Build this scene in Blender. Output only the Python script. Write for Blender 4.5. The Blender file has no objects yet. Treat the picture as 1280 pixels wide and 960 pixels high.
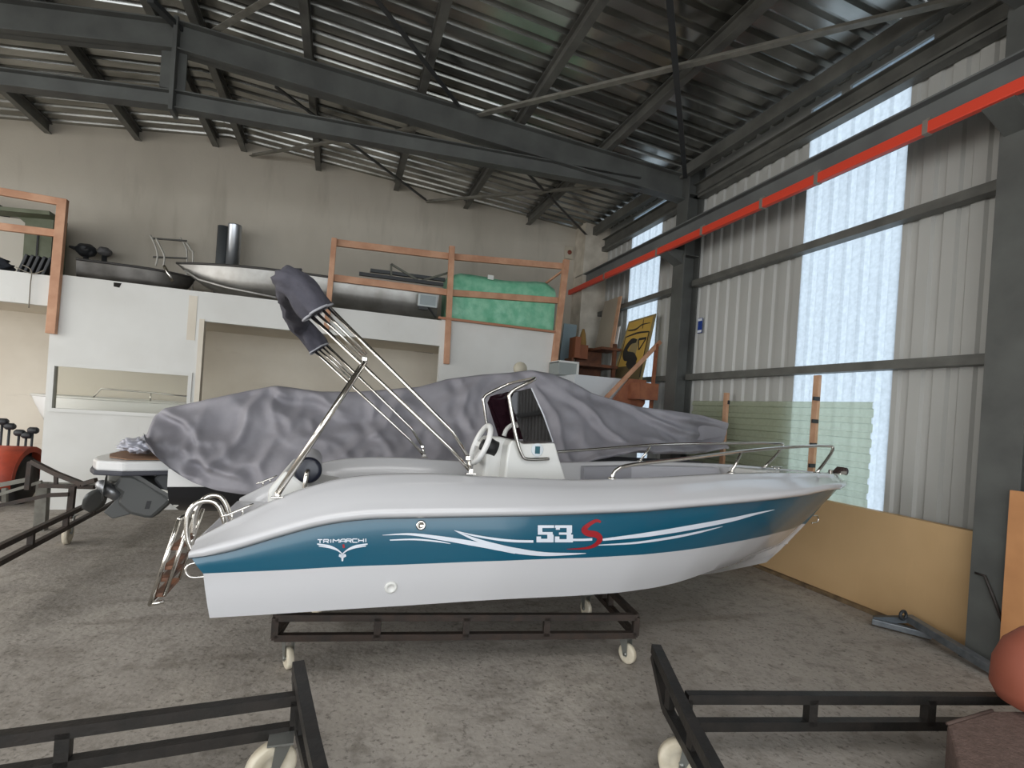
import bpy, bmesh, math, random
import numpy as np
from mathutils import Vector, Matrix, Euler, noise
from mathutils.bvhtree import BVHTree
random.seed(7)
SC=bpy.context.scene; COL=SC.collection
# ---------------------------------------------------------------- camera maths
F=640.0;CX,CY=640.0,512.7;PHI=math.atan(.068);TH=math.atan(216.5/F);H=1.65
_c,_s=math.cos(PHI),math.sin(PHI);_ct,_st=math.cos(TH),math.sin(TH)
def ray(px,py):
    u,v=px-CX,py-CY;a=u*_c+v*_s;b=-u*_s+v*_c
    return Vector((_st*F+_ct*a,_ct*F-_st*a,-b))
def at(px,py,ax,val):
    d=ray(px,py);t=(val-(0,0,H)[ax])/d[ax];return Vector((d.x*t,d.y*t,H+d.z*t))
def X_(px,py,v): return at(px,py,0,v)
def Y_(px,py,v): return at(px,py,1,v)
def Z_(px,py,v): return at(px,py,2,v)
cam=bpy.data.cameras.new('camera');co=bpy.data.objects.new('camera',cam);COL.objects.link(co)
cam.sensor_width=36;cam.lens=36*F/1280;cam.shift_y=(CY-480)/1280;cam.clip_start=.02
R=Vector((_ct,-_st,0));Fw=Vector((_st,_ct,0));Up=Vector((0,0,1))
Xc=R*_c+Up*_s;Yc=-R*_s+Up*_c
M=Matrix((Xc,Yc,-Fw)).transposed().to_4x4();M.translation=Vector((0,0,H));co.matrix_world=M
SC.camera=co
# ---------------------------------------------------------------- materials
def lin(c):
    if isinstance(c,str): c=[int(c[i:i+2],16)/255 for i in (0,2,4)]
    return tuple((x/12.92 if x<=.04045 else ((x+.055)/1.055)**2.4) for x in c)
MATS={}
def P(name,col,rough=.5,metal=0,var=0,vs=6,col2=None,bump=0,bs=40,spec=.5,stretch=(1,1,1),coat=0,detail=5,ramp=(.35,.65),obj=True):
    if name in MATS: return MATS[name]
    m=bpy.data.materials.new(name);m.use_nodes=True;nt=m.node_tree;b=nt.nodes['Principled BSDF']
    c1=lin(col);b.inputs['Base Color'].default_value=(*c1,1);b.inputs['Roughness'].default_value=rough
    b.inputs['Metallic'].default_value=metal;b.inputs['Specular IOR Level'].default_value=spec
    if coat: b.inputs['Coat Weight'].default_value=coat;b.inputs['Coat Roughness'].default_value=.08
    tc=nt.nodes.new('ShaderNodeTexCoord');mp=nt.nodes.new('ShaderNodeMapping');mp.inputs['Scale'].default_value=stretch
    nt.links.new(tc.outputs['Object'],mp.inputs['Vector'])
    if col2 or var:
        n=nt.nodes.new('ShaderNodeTexNoise');n.inputs['Scale'].default_value=vs;n.inputs['Detail'].default_value=detail
        nt.links.new(mp.outputs['Vector'],n.inputs['Vector'])
        r=nt.nodes.new('ShaderNodeValToRGB');r.color_ramp.elements[0].position=ramp[0];r.color_ramp.elements[1].position=ramp[1]
        c2=lin(col2) if col2 else tuple(x*(1-var) for x in c1)
        r.color_ramp.elements[0].color=(*c1,1);r.color_ramp.elements[1].color=(*c2,1)
        nt.links.new(n.outputs['Fac'],r.inputs['Fac']);nt.links.new(r.outputs['Color'],b.inputs['Base Color'])
    if bump:
        n=nt.nodes.new('ShaderNodeTexNoise');n.inputs['Scale'].default_value=bs;n.inputs['Detail'].default_value=4
        nt.links.new(mp.outputs['Vector'],n.inputs['Vector'])
        bp=nt.nodes.new('ShaderNodeBump');bp.inputs['Strength'].default_value=bump;bp.inputs['Distance'].default_value=.01
        nt.links.new(n.outputs['Fac'],bp.inputs['Height']);nt.links.new(bp.outputs['Normal'],b.inputs['Normal'])
    MATS[name]=m;return m
def mixmat(name,layers,rough=.85,bump=.0,bs=60,bd=.01):
    """first colour, then (colour,scale,lo,hi,strength,stretch,detail) stacked noise layers"""
    m=bpy.data.materials.new(name);m.use_nodes=True;nt=m.node_tree;b=nt.nodes['Principled BSDF'];b.inputs['Roughness'].default_value=rough
    b.inputs['Specular IOR Level'].default_value=.25
    tc=nt.nodes.new('ShaderNodeTexCoord');cur=None;base=(*lin(layers[0]),1)
    for (c,sc,lo,hi,st,stretch,det) in layers[1:]:
        mp=nt.nodes.new('ShaderNodeMapping');mp.inputs['Scale'].default_value=stretch;mp.inputs['Location'].default_value=(sc*1.7,sc*.3,sc)
        nt.links.new(tc.outputs['Object'],mp.inputs['Vector'])
        n=nt.nodes.new('ShaderNodeTexNoise');n.inputs['Scale'].default_value=sc;n.inputs['Detail'].default_value=det;n.inputs['Roughness'].default_value=.62
        nt.links.new(mp.outputs['Vector'],n.inputs['Vector'])
        mr=nt.nodes.new('ShaderNodeMapRange');mr.inputs['From Min'].default_value=lo;mr.inputs['From Max'].default_value=hi;mr.inputs['To Max'].default_value=st
        nt.links.new(n.outputs['Fac'],mr.inputs['Value'])
        mx=nt.nodes.new('ShaderNodeMix');mx.data_type='RGBA';mx.inputs['A'].default_value=base;mx.inputs['B'].default_value=(*lin(c),1)
        if cur: nt.links.new(cur,mx.inputs['A'])
        nt.links.new(mr.outputs['Result'],mx.inputs['Factor']);cur=mx.outputs['Result']
    nt.links.new(cur,b.inputs['Base Color'])
    if bump:
        n=nt.nodes.new('ShaderNodeTexNoise');n.inputs['Scale'].default_value=bs;n.inputs['Detail'].default_value=6
        nt.links.new(tc.outputs['Object'],n.inputs['Vector']);bp=nt.nodes.new('ShaderNodeBump');bp.inputs['Strength'].default_value=bump;bp.inputs['Distance'].default_value=bd
        nt.links.new(n.outputs['Fac'],bp.inputs['Height']);nt.links.new(bp.outputs['Normal'],b.inputs['Normal'])
    MATS[name]=m;return m
floorM=mixmat('concrete_floor',['a39d95',('8a847c',.55,.42,.62,.8,(1,1,1),4),('bdb6ab',1.6,.5,.75,.6,(1,.5,1),6),('665e55',3.0,.55,.76,.6,(.35,1.2,1),6),('4a443e',38,.56,.70,.6,(1,1,1),3),('c6c0b4',55,.68,.76,.7,(1,1,1),3),('5f594f',9,.5,.75,.6,(1,1,1),8)],rough=.8,bump=.5,bs=26,bd=.012)
wallM=mixmat('stained_render',['bfb8ab',('a8a194',.5,.4,.65,.8,(1,1,.5),4),('8d8579',1.2,.55,.8,.5,(2.5,1,.4),5),('b5afa3',5,.5,.8,.35,(1,1,1),8)],rough=.9,bump=.15,bs=30)
creamM=mixmat('cream_render',['ddd6c8',('cfc6b7',.8,.4,.7,.8,(1,1,1),4),('a89e8f',2.5,.6,.8,.4,(.4,1,2.5),5)],rough=.9)
whiteW=mixmat('white_painted_board',['d9d9d5',('cccbc6',1.2,.4,.7,.7,(1,1,1),3),('b1aea6',4,.66,.8,.4,(2,1,.5),6)],rough=.7)
cladM=P('cladding_grey','b4b4b0',.5,.0,col2='a6a6a2',vs=1.2,stretch=(1,1,.4))
deckM=P('galvanised_deck','b8b8b4',.22,.86,col2='82827c',vs=2.5,stretch=(.4,1,1))
steelM=P('dark_painted_steel','5d5f5c',.55,.15,col2='4f504e',vs=3)
purM=P('purlin_steel','6e6e69',.5,.3,col2='5b5b57',vs=4)
braceM=P('dark_brace_steel','3f4142',.5,.4)
lightbrM=P('light_brace_steel','8b8980',.5,.3,col2='74726a',vs=8)
craneM=P('crane_beam_paint','6f7271',.5,.1,col2='636565',vs=3)
redM=P('red_busbar','d8452f',.45)
gel=P('white_gelcoat','c3c3c5',.24,0,spec=.6,coat=.5)
gelin=P('white_gelcoat_liner','d6d6d2',.35)
teal=P('teal_gelcoat','0f5269',.28,0,coat=.4)
chrome=P('polished_stainless','d9d6d0',.14,1)
black=P('black_rubber','1b1b1d',.5)
grayfab=P('boot_fabric','4d4c55',.85,0,col2='42414a',vs=14,bump=.3,bs=60)
tarpM=P('tarp_fabric','949298',.7,0,col2='87858b',vs=3,bump=.5,bs=7)
wood=P('rail_timber','c99c7e',.7,0,col2='b38467',vs=5,stretch=(1,1,1),bump=.15,bs=30)
palewood=P('pale_timber','c9a183',.7,0,col2='b58b6c',vs=6)
plyM=mixmat('varnished_plywood',['d2b083',('c3a175',.9,.4,.7,.8,(1,1,1),3),('d9b585',3,.55,.8,.4,(1,4,1),5),('8f7048',.35,.62,.8,.35,(1,1,1),2)],rough=.6)
darkwood=P('dark_brown_timber','6a4129',.6,0,col2='4c2c1c',vs=7)
frameM=P('rusty_black_steel','332e2a',.6,.3,col2='41352e',vs=12,bump=.3,bs=50)
blackst=P('black_dolly_steel','201f1d',.5,.2,col2='2c2825',vs=10,bump=.2,bs=50)
greyst=P('grey_primed_steel','7e7c73',.6,.2,col2='65625a',vs=8)
nylon=P('cream_nylon','d8d0bd',.5,0,col2='c4baa4',vs=14)
zinc=P('zinc_plate','8c8e8a',.4,.7)
galv=P('galvanised_steel','8b9196',.45,.7,col2='727980',vs=14)
alu=P('boat_aluminium','a5a4a1',.38,.75,col2='86847f',vs=3)
alud=P('boat_aluminium_dark','6b6864',.42,.7,col2='4b4844',vs=3)
darkplastic=P('dark_plastic','2a2c2f',.5)
orange=P('orange_red_paint','b8492f',.55,0,col2='8f3a28',vs=5)
silver=P('silver_foil_fabric','b9bac4',.35,.3,bump=.4,bs=14)
teak=P('teak_mat','8a6a50',.7,0,col2='7a5c45',vs=10)
whitegrey=P('white_hull','dededd',.3,coat=.3)
drive=P('sterndrive_paint','4d4e4d',.4,.1)
drivel=P('drive_alloy','98999b',.35,.7)
cush=P('grey_cushion','b4b4ba',.6)
cushd=P('mid_grey_cushion','96969c',.6)
letter=P('silver_lettering','d3d9e2',.4)
redl=P('red_lettering','981c24',.4)
carpet=P('brown_carpet','6d5850',.95,0,col2='5c4a42',vs=40,bump=.8,bs=90)
greenpack=P('green_shrink_wrap','90ccac',.35,0,col2='6cb692',vs=7,bump=.7,bs=16)
greencab=P('olive_green_metal','6f7560',.6,0,col2='5f654f',vs=5)
def glassy(name,tint,fac=.18,rough=.03):
    m=bpy.data.materials.new(name);m.use_nodes=True;nt=m.node_tree;nt.nodes.clear()
    o=nt.nodes.new('ShaderNodeOutputMaterial');t=nt.nodes.new('ShaderNodeBsdfTransparent');t.inputs[0].default_value=(*lin(tint),1)
    g=nt.nodes.new('ShaderNodeBsdfGlossy');g.inputs['Roughness'].default_value=rough;mx=nt.nodes.new('ShaderNodeMixShader');mx.inputs[0].default_value=fac
    nt.links.new(t.outputs[0],mx.inputs[1]);nt.links.new(g.outputs[0],mx.inputs[2]);nt.links.new(mx.outputs[0],o.inputs[0]);return m
smoke=glassy('smoked_acrylic','806870',.07)
clearg=glassy('clear_glass','f4f4f0',.012)
def transl(name,col,tc,fac,noisec=None,extra=0):
    m=bpy.data.materials.new(name);m.use_nodes=True;nt=m.node_tree;nt.nodes.clear()
    o=nt.nodes.new('ShaderNodeOutputMaterial');t=nt.nodes.new('ShaderNodeBsdfTranslucent');d=nt.nodes.new('ShaderNodeBsdfDiffuse')
    d.inputs[0].default_value=(*lin(col),1);mx=nt.nodes.new('ShaderNodeMixShader');mx.inputs[0].default_value=fac
    tcn=nt.nodes.new('ShaderNodeTexCoord');n=nt.nodes.new('ShaderNodeTexNoise');n.inputs['Scale'].default_value=26;n.inputs['Detail'].default_value=6
    r=nt.nodes.new('ShaderNodeValToRGB');r.color_ramp.elements[0].position=.3;r.color_ramp.elements[1].position=.7
    r.color_ramp.elements[0].color=(*[x*.8 for x in tc],1);r.color_ramp.elements[1].color=(*tc,1)
    nt.links.new(tcn.outputs['Object'],n.inputs['Vector']);nt.links.new(n.outputs['Fac'],r.inputs['Fac']);nt.links.new(r.outputs['Color'],t.inputs['Color'])
    nt.links.new(d.outputs[0],mx.inputs[1]);nt.links.new(t.outputs[0],mx.inputs[2])
    last=mx.outputs[0]
    if extra:
        tr=nt.nodes.new('ShaderNodeBsdfTransparent');tr.inputs[0].default_value=(*lin('e2e8d2'),1);m2=nt.nodes.new('ShaderNodeMixShader');m2.inputs[0].default_value=extra
        nt.links.new(last,m2.inputs[1]);nt.links.new(tr.outputs[0],m2.inputs[2]);last=m2.outputs[0]
    nt.links.new(last,o.inputs[0]);return m
TRANS=transl('translucent_sheet','c8d4dc',(.40,.45,.49),.85)
FIBRE=transl('fibreglass_sheet','c3c8b2',(.66,.72,.60),.45,extra=.40)
# ---------------------------------------------------------------- mesh builder
class MB:
    def __init__(s): s.v=[];s.f=[];s.sm=[];s.mi=[]
    def add(s,vs,fs,smooth=False,mi=0):
        o=len(s.v);s.v+=[Vector(p) for p in vs]
        for f in fs: s.f.append([i+o for i in f]);s.sm.append(smooth);s.mi.append(mi)
        return s
    def box(s,c,d,rot=None,mi=0):
        c=Vector(c);vs=[]
        for x in(-.5,.5):
            for y in(-.5,.5):
                for z in(-.5,.5):
                    p=Vector((x*d[0],y*d[1],z*d[2]))
                    if rot: p=rot@p
                    vs.append(c+p)
        return s.add(vs,[(0,1,3,2),(4,6,7,5),(0,4,5,1),(2,3,7,6),(0,2,6,4),(1,5,7,3)],mi=mi)
    def bb(s,a,b,mi=0):
        a,b=Vector(a),Vector(b);return s.box((a+b)/2,[abs(x) for x in (b-a)],mi=mi)
    def _fr(s,d,up):
        d=d.normalized();up=Vector(up)
        if abs(d.dot(up))>.99: up=Vector((1,0,0)) if abs(d.x)<.9 else Vector((0,1,0))
        x=d.cross(up).normalized();y=x.cross(d).normalized();return x,y
    def prof(s,p0,p1,pr,up=(0,0,1),smooth=False):
        p0,p1=Vector(p0),Vector(p1);x,y=s._fr(p1-p0,up);n=len(pr)
        vs=[p0+x*a+y*b for a,b in pr]+[p1+x*a+y*b for a,b in pr]
        return s.add(vs,[(i,(i+1)%n,(i+1)%n+n,i+n) for i in range(n)]+[tuple(range(n))[::-1],tuple(range(n,2*n))],smooth)
    def beam(s,p0,p1,w,h,up=(0,0,1)): return s.prof(p0,p1,[(-w/2,-h/2),(w/2,-h/2),(w/2,h/2),(-w/2,h/2)],up)
    def ibeam(s,p0,p1,w,h,tf=.015,tw=.01,up=(0,0,1)):
        a,b=w/2,h/2;t=tw/2
        return s.prof(p0,p1,[(-a,-b),(a,-b),(a,-b+tf),(t,-b+tf),(t,b-tf),(a,b-tf),(a,b),(-a,b),(-a,b-tf),(-t,b-tf),(-t,-b+tf),(-a,-b+tf)],up)
    def chan(s,p0,p1,w,h,t=.006,up=(0,0,1),flip=1):
        a,b=w/2*flip,h/2;t2=t*flip
        return s.prof(p0,p1,[(-a,-b),(a,-b),(a,-b+t),(-a+t2,-b+t),(-a+t2,b-t),(a,b-t),(a,b),(-a,b)],up)
    def tube(s,pts,r,n=10,closed=False,caps=True):
        pts=[Vector(p) for p in pts];m=len(pts);rs=r if isinstance(r,(list,tuple)) else [r]*m;rings=[];up=None
        for i,p in enumerate(pts):
            if closed: d=(pts[(i+1)%m]-pts[i-1])
            else: d=(pts[min(i+1,m-1)]-pts[max(i-1,0)])
            d.normalize()
            if up is None: up=Vector((0,0,1)) if abs(d.z)<.9 else Vector((1,0,0))
            x=d.cross(up).normalized();up=x.cross(d).normalized()
            rings.append([p+(x*math.cos(2*math.pi*k/n)+up*math.sin(2*math.pi*k/n))*rs[i] for k in range(n)])
        vs=[q for rg in rings for q in rg];fs=[]
        for i in range(m if closed else m-1):
            j=(i+1)%m
            for k in range(n): fs.append((i*n+k,i*n+(k+1)%n,j*n+(k+1)%n,j*n+k))
        if caps and not closed: fs+=[tuple(range(n))[::-1],tuple((m-1)*n+k for k in range(n))]
        return s.add(vs,fs,True)
    def lathe(s,c,ax,pr,n=24):
        """pr list of (dist along axis, radius)"""
        c=Vector(c);ax=Vector(ax).normalized();x,y=s._fr(ax,(0,0,1));vs=[]
        for a,r in pr:
            for k in range(n): vs.append(c+ax*a+(x*math.cos(2*math.pi*k/n)+y*math.sin(2*math.pi*k/n))*max(r,1e-4))
        m=len(pr);return s.add(vs,[(i*n+k,i*n+(k+1)%n,(i+1)*n+(k+1)%n,(i+1)*n+k) for i in range(m-1) for k in range(n)]+[tuple(range(n))[::-1],tuple((m-1)*n+k for k in range(n))],True)
    def prism(s,poly,off,smooth=False):
        poly=[Vector(p) for p in poly];off=Vector(off);n=len(poly)
        return s.add(poly+[p+off for p in poly],[(i,(i+1)%n,(i+1)%n+n,i+n) for i in range(n)]+[tuple(range(n))[::-1],tuple(range(n,2*n))],smooth)
    def grid(s,rows,smooth=True,mi=None,closed=False):
        n=len(rows[0]);m=len(rows);o=len(s.v);s.v+=[Vector(p) for r in rows for p in r]
        for i in range(m-1):
            for j in range(n if closed else n-1):
                k=(j+1)%n;s.f.append([o+i*n+j,o+i*n+k,o+(i+1)*n+k,o+(i+1)*n+j]);s.sm.append(smooth);s.mi.append(mi(i,j) if mi else 0)
        return s
    def build(s,name,mat,parent=None,local=False,bevel=0,recalc=True,solid=0,sub=0,merge=False,angle=None):
        me=bpy.data.meshes.new(name);vs=s.v
        o=bpy.data.objects.new(name,me)
        if parent is not None:
            o.parent=parent
            if not local:
                inv=WM[parent.name].inverted();vs=[inv@p for p in vs]
            WM[o.name]=WM[parent.name]
        else:
            xs=[p.x for p in vs];ys=[p.y for p in vs];z=min(p.z for p in vs);b=Vector(((min(xs)+max(xs))/2,(min(ys)+max(ys))/2,z))
            vs=[p-b for p in vs];o.location=b;WM[o.name]=Matrix.Translation(b)
        me.from_pydata([tuple(p) for p in vs],[],s.f)
        for p,sm,mi in zip(me.polygons,s.sm,s.mi): p.use_smooth=sm;p.material_index=mi
        for m in (mat if isinstance(mat,(list,tuple)) else [mat]): me.materials.append(m)
        if recalc or merge:
            bm=bmesh.new();bm.from_mesh(me)
            if merge: bmesh.ops.remove_doubles(bm,verts=bm.verts,dist=1e-4)
            bmesh.ops.recalc_face_normals(bm,faces=bm.faces);bm.to_mesh(me);bm.free()
        COL.objects.link(o)
        if bevel: md=o.modifiers.new('b','BEVEL');md.width=bevel;md.segments=2;md.limit_method='ANGLE'
        if solid: md=o.modifiers.new('s','SOLIDIFY');md.thickness=solid;md.offset=0
        if sub: md=o.modifiers.new('u','SUBSURF');md.levels=sub;md.render_levels=sub
        return o
WM={}
def tag(o,label=None,cat=None,group=None,kind=None):
    if label: o['label']=label
    if cat: o['category']=cat
    if group: o['group']=group
    if kind: o['kind']=kind
    return o
def thing(name,label,cat,loc,group=None,rot=None):
    o=bpy.data.objects.new(name,None);COL.objects.link(o);o.empty_display_size=.1;m=Matrix.Translation(Vector(loc))
    if rot is not None: m=m@rot.to_4x4()
    o.matrix_world=m;o.location=m.translation;o.rotation_euler=m.to_euler();WM[o.name]=m;return tag(o,label,cat,group)
def S_(mb,name,mat,**k): return tag(mb.build(name,mat,**k),kind='structure')
def copy_tree(o,parent=None):
    c=o.copy();COL.objects.link(c);c.parent=parent;WM[c.name]=WM[o.name]
    for ch in [x for x in bpy.data.objects if x.parent==o]: copy_tree(ch,c)
    return c
def lerp(a,b,t): return Vector(a)*(1-t)+Vector(b)*t
def crv(pts,n=6,closed=False):
    pts=[Vector(p) for p in pts];out=[];m=len(pts)
    for i in range(m if closed else m-1):
        g=(lambda k:pts[k%m]) if closed else (lambda k:pts[min(max(k,0),m-1)])
        p0,p1,p2,p3=g(i-1),g(i),g(i+1),g(i+2)
        for q in range(n):
            t=q/n;out.append(.5*((2*p1)+(p2-p0)*t+(2*p0-5*p1+4*p2-p3)*t*t+(3*p1-p0-3*p2+p3)*t**3))
    if not closed: out.append(pts[-1])
    return out
# ================================================================= THE HALL
XW=4.94;YB=9.7
MB().bb((-12,-9,-.15),(XW+.3,YB+.2,0)) and None
b=MB();b.bb((-12,-9,-.15),(XW+.3,YB+.2,0));S_(b,'floor',floorM)
b=MB();b.bb((-12,YB,0),(XW+.2,YB+.2,6.4));S_(b,'wall_back',wallM)
b=MB();b.bb((-12.2,-6,0),(-12,YB+.2,6.0));S_(b,'wall_left',creamM)
# door gable behind the camera: header above an open hangar door
b=MB();b.bb((-12,-6.2,4.5),(XW+.2,-6,6.3));S_(b,'wall_front',creamM)
RX,RZ=-2.0,5.86
def roofz(x): return RZ-(.06*(x-RX) if x>RX else .14*(RX-x))
def trap(a0,a1,pitch,depth,top=.35,sl=.12):
    out=[];a=a0
    while a<a1:
        for f,h in ((0,0),(top,0),(top+sl,1),(1-sl,1)): out.append((a+f*pitch,h*depth))
        a+=pitch
    out.append((a,0));return out
pr=trap(-6,YB+.05,.22,.05,.60,.09)
b=MB();rows=[[(x,y,roofz(x)+.0+h) for y,h in pr] for x in (-12,RX,XW+.1)];b.grid(rows,smooth=False);S_(b,'ceiling',deckM,recalc=False)
# eave side cladding, ribs run vertically
def clad(y0,y1,z0,z1,name,mat):
    b=MB();p=trap(y0,y1-.01,.2,.028,.5,.1);p=[(min(a,y1),h) for a,h in p]
    b.grid([[(XW+.0+h,y,z) for y,h in p] for z in (z0,z1)],smooth=False);return S_(b,name,mat,recalc=False)
P1=(3.45,4.56);P2=(7.39,8.34)
clad(-6,P1[0],0,5.2,'wall_right',cladM);clad(P1[1],P2[0],0,5.2,'wall_right',cladM);clad(P2[1],9.32,0,5.2,'wall_right',cladM)
clad(P1[0],P1[1],0,5.2,'window_1',TRANS);clad(P2[0],P2[1],0,5.2,'window_2',TRANS)
b=MB();b.bb((XW+.03,-6,5.375),(XW+.08,YB,5.6));b.bb((XW+.03,-6,5.19),(XW+.08,3.3,5.375));b.bb((XW+.03,4.12,5.19),(XW+.08,4.22,5.375));b.bb((XW+.03,4.6,5.19),(XW+.08,7.3,5.375));b.bb((XW+.03,8.4,5.19),(XW+.08,YB,5.375));S_(b,'trim_1',cladM)
b=MB();b.bb((XW+.06,3.3,5.19),(XW+.07,4.6,5.38));S_(b,'window_3',TRANS);b=MB();b.bb((XW+.06,7.3,5.19),(XW+.07,8.4,5.38));S_(b,'window_4',TRANS)
# masonry pier in the far corner
b=MB();b.bb((4.42,9.25,0),(4.97,YB,5.5));S_(b,'wall_pier',P('pier_plaster','cbc3b5',.9,col2='b3aa9b',vs=4))
# columns
def column(y,w=.28):
    b=MB();b.ibeam((4.79,y,0),(4.79,y,5.45),.26,.28,.02,.016,up=(1,0,0));return b
for y,n in ((6.47,1),(2.43,2),(-2.0,3)):
    b=MB();b.bb((4.64,y-.13,0),(4.66,y+.13,5.42));b.bb((4.90,y-.13,0),(4.92,y+.13,5.42));b.bb((4.66,y-.008,0),(4.90,y+.008,5.42));b.bb((4.62,y-.16,0),(4.935,y+.16,.02))
    b.bb((4.66,y-.12,4.1),(4.90,y+.12,4.115));b.bb((4.66,y-.12,5.0),(4.90,y+.12,5.015))
    tag(S_(b,'steel_column',steelM))
    # corbel carrying the crane beam
    b=MB();b.prism([(4.64,y-.1,4.16),(4.36,y-.1,4.16),(4.36,y-.1,4.10),(4.64,y-.1,3.97)],(0,.2,0));S_(b,'crane_beam_corbel',steelM)
# girts
for z in (2.31,3.69,5.0):
    for y0,y1 in ((-5.9,2.30),(2.56,6.34),(6.6,9.25)):
        b=MB();b.chan((4.86,y0,z),(4.86,y1,z),.12,.085,.008,flip=1);b.bb((4.925,y0,z-.04),(4.935,y1,z+.04)) if False else None
        S_(b,'wall_girt',purM)
# eave beams
b=MB();b.chan((4.62,-6,5.33),(4.62,YB,5.33),.09,.16,.01);S_(b,'eave_purlin',purM)
b=MB();b.ibeam((4.86,-6,5.1),(4.86,9.25,5.1),.12,.2,.012,.01);S_(b,'eave_beam',purM)
# purlins
for x in (-11,-9.7,-8.4,-7.1,-5.7,-4.43,-3.28,-2.2,-1.78,-.6,.74,2.06,3.35):
    z=roofz(x)-.085
    b=MB();b.ibeam((x,-6,z),(x,YB,z),.09,.16,.012,.01);S_(b,'roof_purlin',purM)
# portal frames
for y in (-2.0,2.43,6.5):
    xk=4.64
    b=MB()
    def rz(x,d): return roofz(x)-.17-d
    # rafter: tapered I section, right slope then left slope
    def rafter(b,xa,xb,za0,za1,zb0,zb1):
        for (o0,o1,w) in ((0,.016,.17),):
            b.prism([(xa,y-w/2,za1),(xb,y-w/2,zb1),(xb,y-w/2,zb1-.016),(xa,y-w/2,za1-.016)],(0,w,0))
            b.prism([(xa,y-w/2,za0),(xb,y-w/2,zb0),(xb,y-w/2,zb0+.016),(xa,y-w/2,za0+.016)],(0,w,0))
        b.prism([(xa,y-.006,za0),(xb,y-.006,zb0),(xb,y-.006,zb1),(xa,y-.006,za1)],(0,.012,0))
    rafter(b,-1.9,xk,5.27,5.58,4.93,roofz(xk)-.16);S_(b,'steel_rafter',steelM)
    b=MB();rafter(b,-8.5,-1.9,4.2,4.52,5.27,5.58);S_(b,'steel_rafter',steelM)
    b=MB();b.bb((-1.92,y-.11,4.60),(-1.88,y+.11,5.6));b.bb((-2.04,y-.012,4.86),(-1.8,y+.012,5.3)) ;S_(b,'ridge_plate',steelM)
    b=MB();b.ibeam((-1.88,y,4.745),(3.9,y,5.02),.14,.19,.012,.01);S_(b,'tie_beam',steelM)
    b=MB();b.ibeam((-8.5,y,4.0),(-1.92,y,4.745),.14,.17,.012,.01);S_(b,'tie_beam',steelM)
# roof bracing
def brace(p,q,w,m,drop=.22):
    b=MB()
    for s in (p,q): s
    P0=Vector((p[0],p[1],roofz(p[0])-drop));P1_=Vector((q[0],q[1],roofz(q[0])-drop))
    b.prof(P0,P1_,[(-w/2,-w/2),(w/2,-w/2),(w/2,-w/2+.008),(-w/2+.008,-w/2+.008),(-w/2+.008,w/2),(-w/2,w/2)]);S_(b,'roof_brace',m)
brace((-1.67,6.61),(.8,3.5),.07,lightbrM);brace((-1.02,7.25),(1.3,9.6),.045,braceM);brace((-1.66,9.6),(1.2,6.8),.06,lightbrM)
brace((1.3,9.65),(4.3,6.75),.06,lightbrM);brace((1.6,6.7),(4.65,9.45),.05,braceM)
brace((-1.7,3.1),(1.2,6.42),.055,braceM);brace((1.45,6.42),(4.6,2.75),.075,lightbrM,.24);brace((1.7,2.9),(4.5,6.25),.06,braceM,.30)
b=MB();b.beam(Z_(188,0,5.5),(-1.7,7.0,5.56),.07,.05);S_(b,'roof_brace',braceM)
# crane runway
b=MB();b.ibeam((4.5,-6,4.33),(4.5,9.6,4.33),.16,.24,.016,.012);S_(b,'crane_beam',craneM)
t=thing('busbar_rail','long red enclosed conductor rail hung under the grey crane beam','conductor rail',(4.36,2.5,4.1))
b=MB();b.bb((4.33,.5,4.105),(4.385,9.75,4.20));b.build('housing',redM,t,bevel=.006)
for y in (2.9,3.9,4.6,5.6,6.6,8.2):
    b=MB();b.bb((4.325,y-.02,4.10),(4.392,y+.02,4.215));b.bb((4.36,y-.012,4.2),(4.44,y+.012,4.24));b.build('hanger',P('hanger_bracket','8b827a',.5,.3),t)
# ---------- mezzanine
YM=7.97
b=MB()
TOPS=[(-12,2.93),(-3.49,2.97),(3.42,3.0)]
b.bb((-3.49,YM,0),(-1.83,YM+.1,1.28));b.bb((-3.49,YM,1.28),(-3.42,YM+.1,1.82));b.bb((-1.94,YM,1.28),(-1.83,YM+.1,1.82));b.bb((-3.49,YM,1.82),(-1.83,YM+.1,2.97))
b.bb((-1.83,YM,2.575),(1.44,YM+.1,2.975));b.bb((1.44,YM,0),(3.42,YM+.1,3.0));b.bb((-12,YM,2.56),(-3.49,YM+.1,2.94));S_(b,'wall_mezzanine',whiteW)
b=MB();b.bb((-12,YM+.1,2.62),(3.42,YB,2.93));S_(b,'mezzanine_floor',creamM)
b=MB();b.bb((-12,YB-.03,0),(3.42,YB,2.62));S_(b,'wall_store',creamM)
b=MB();b.bb((3.3,YM+.1,0),(3.42,YB-.03,2.62));S_(b,'wall_store_side',creamM)
b=MB()
for a,c in (((-3.45,YM-.02,1.24),(-1.9,YM+.06,1.285)),((-3.45,YM-.02,1.815),(-1.9,YM+.06,1.86)),((-3.45,YM-.02,1.285),(-3.41,YM+.06,1.815)),((-1.945,YM-.02,1.285),(-1.9,YM+.06,1.815))): b.bb(a,c)
S_(b,'window_5',whiteW)
b=MB();b.bb((-3.41,YM+.03,1.285),(-1.945,YM+.036,1.815));S_(b,'window_5_pane',clearg)
b=MB();b.bb((-1.86,YM-.012,.0),(-1.80,YM+.11,2.6));b.bb((-2.0,YM-.006,2.3),(-1.90,YM,2.9)) ;S_(b,'trim_2',creamM)
b=MB();b.prism([Y_(471,430,9.66),Y_(545,438,9.66),Y_(541,442,9.66),Y_(473,434,9.66)],(0,.02,0));S_(b,'trim_3',P('dark_slot','4a3a2e',.8))
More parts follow.
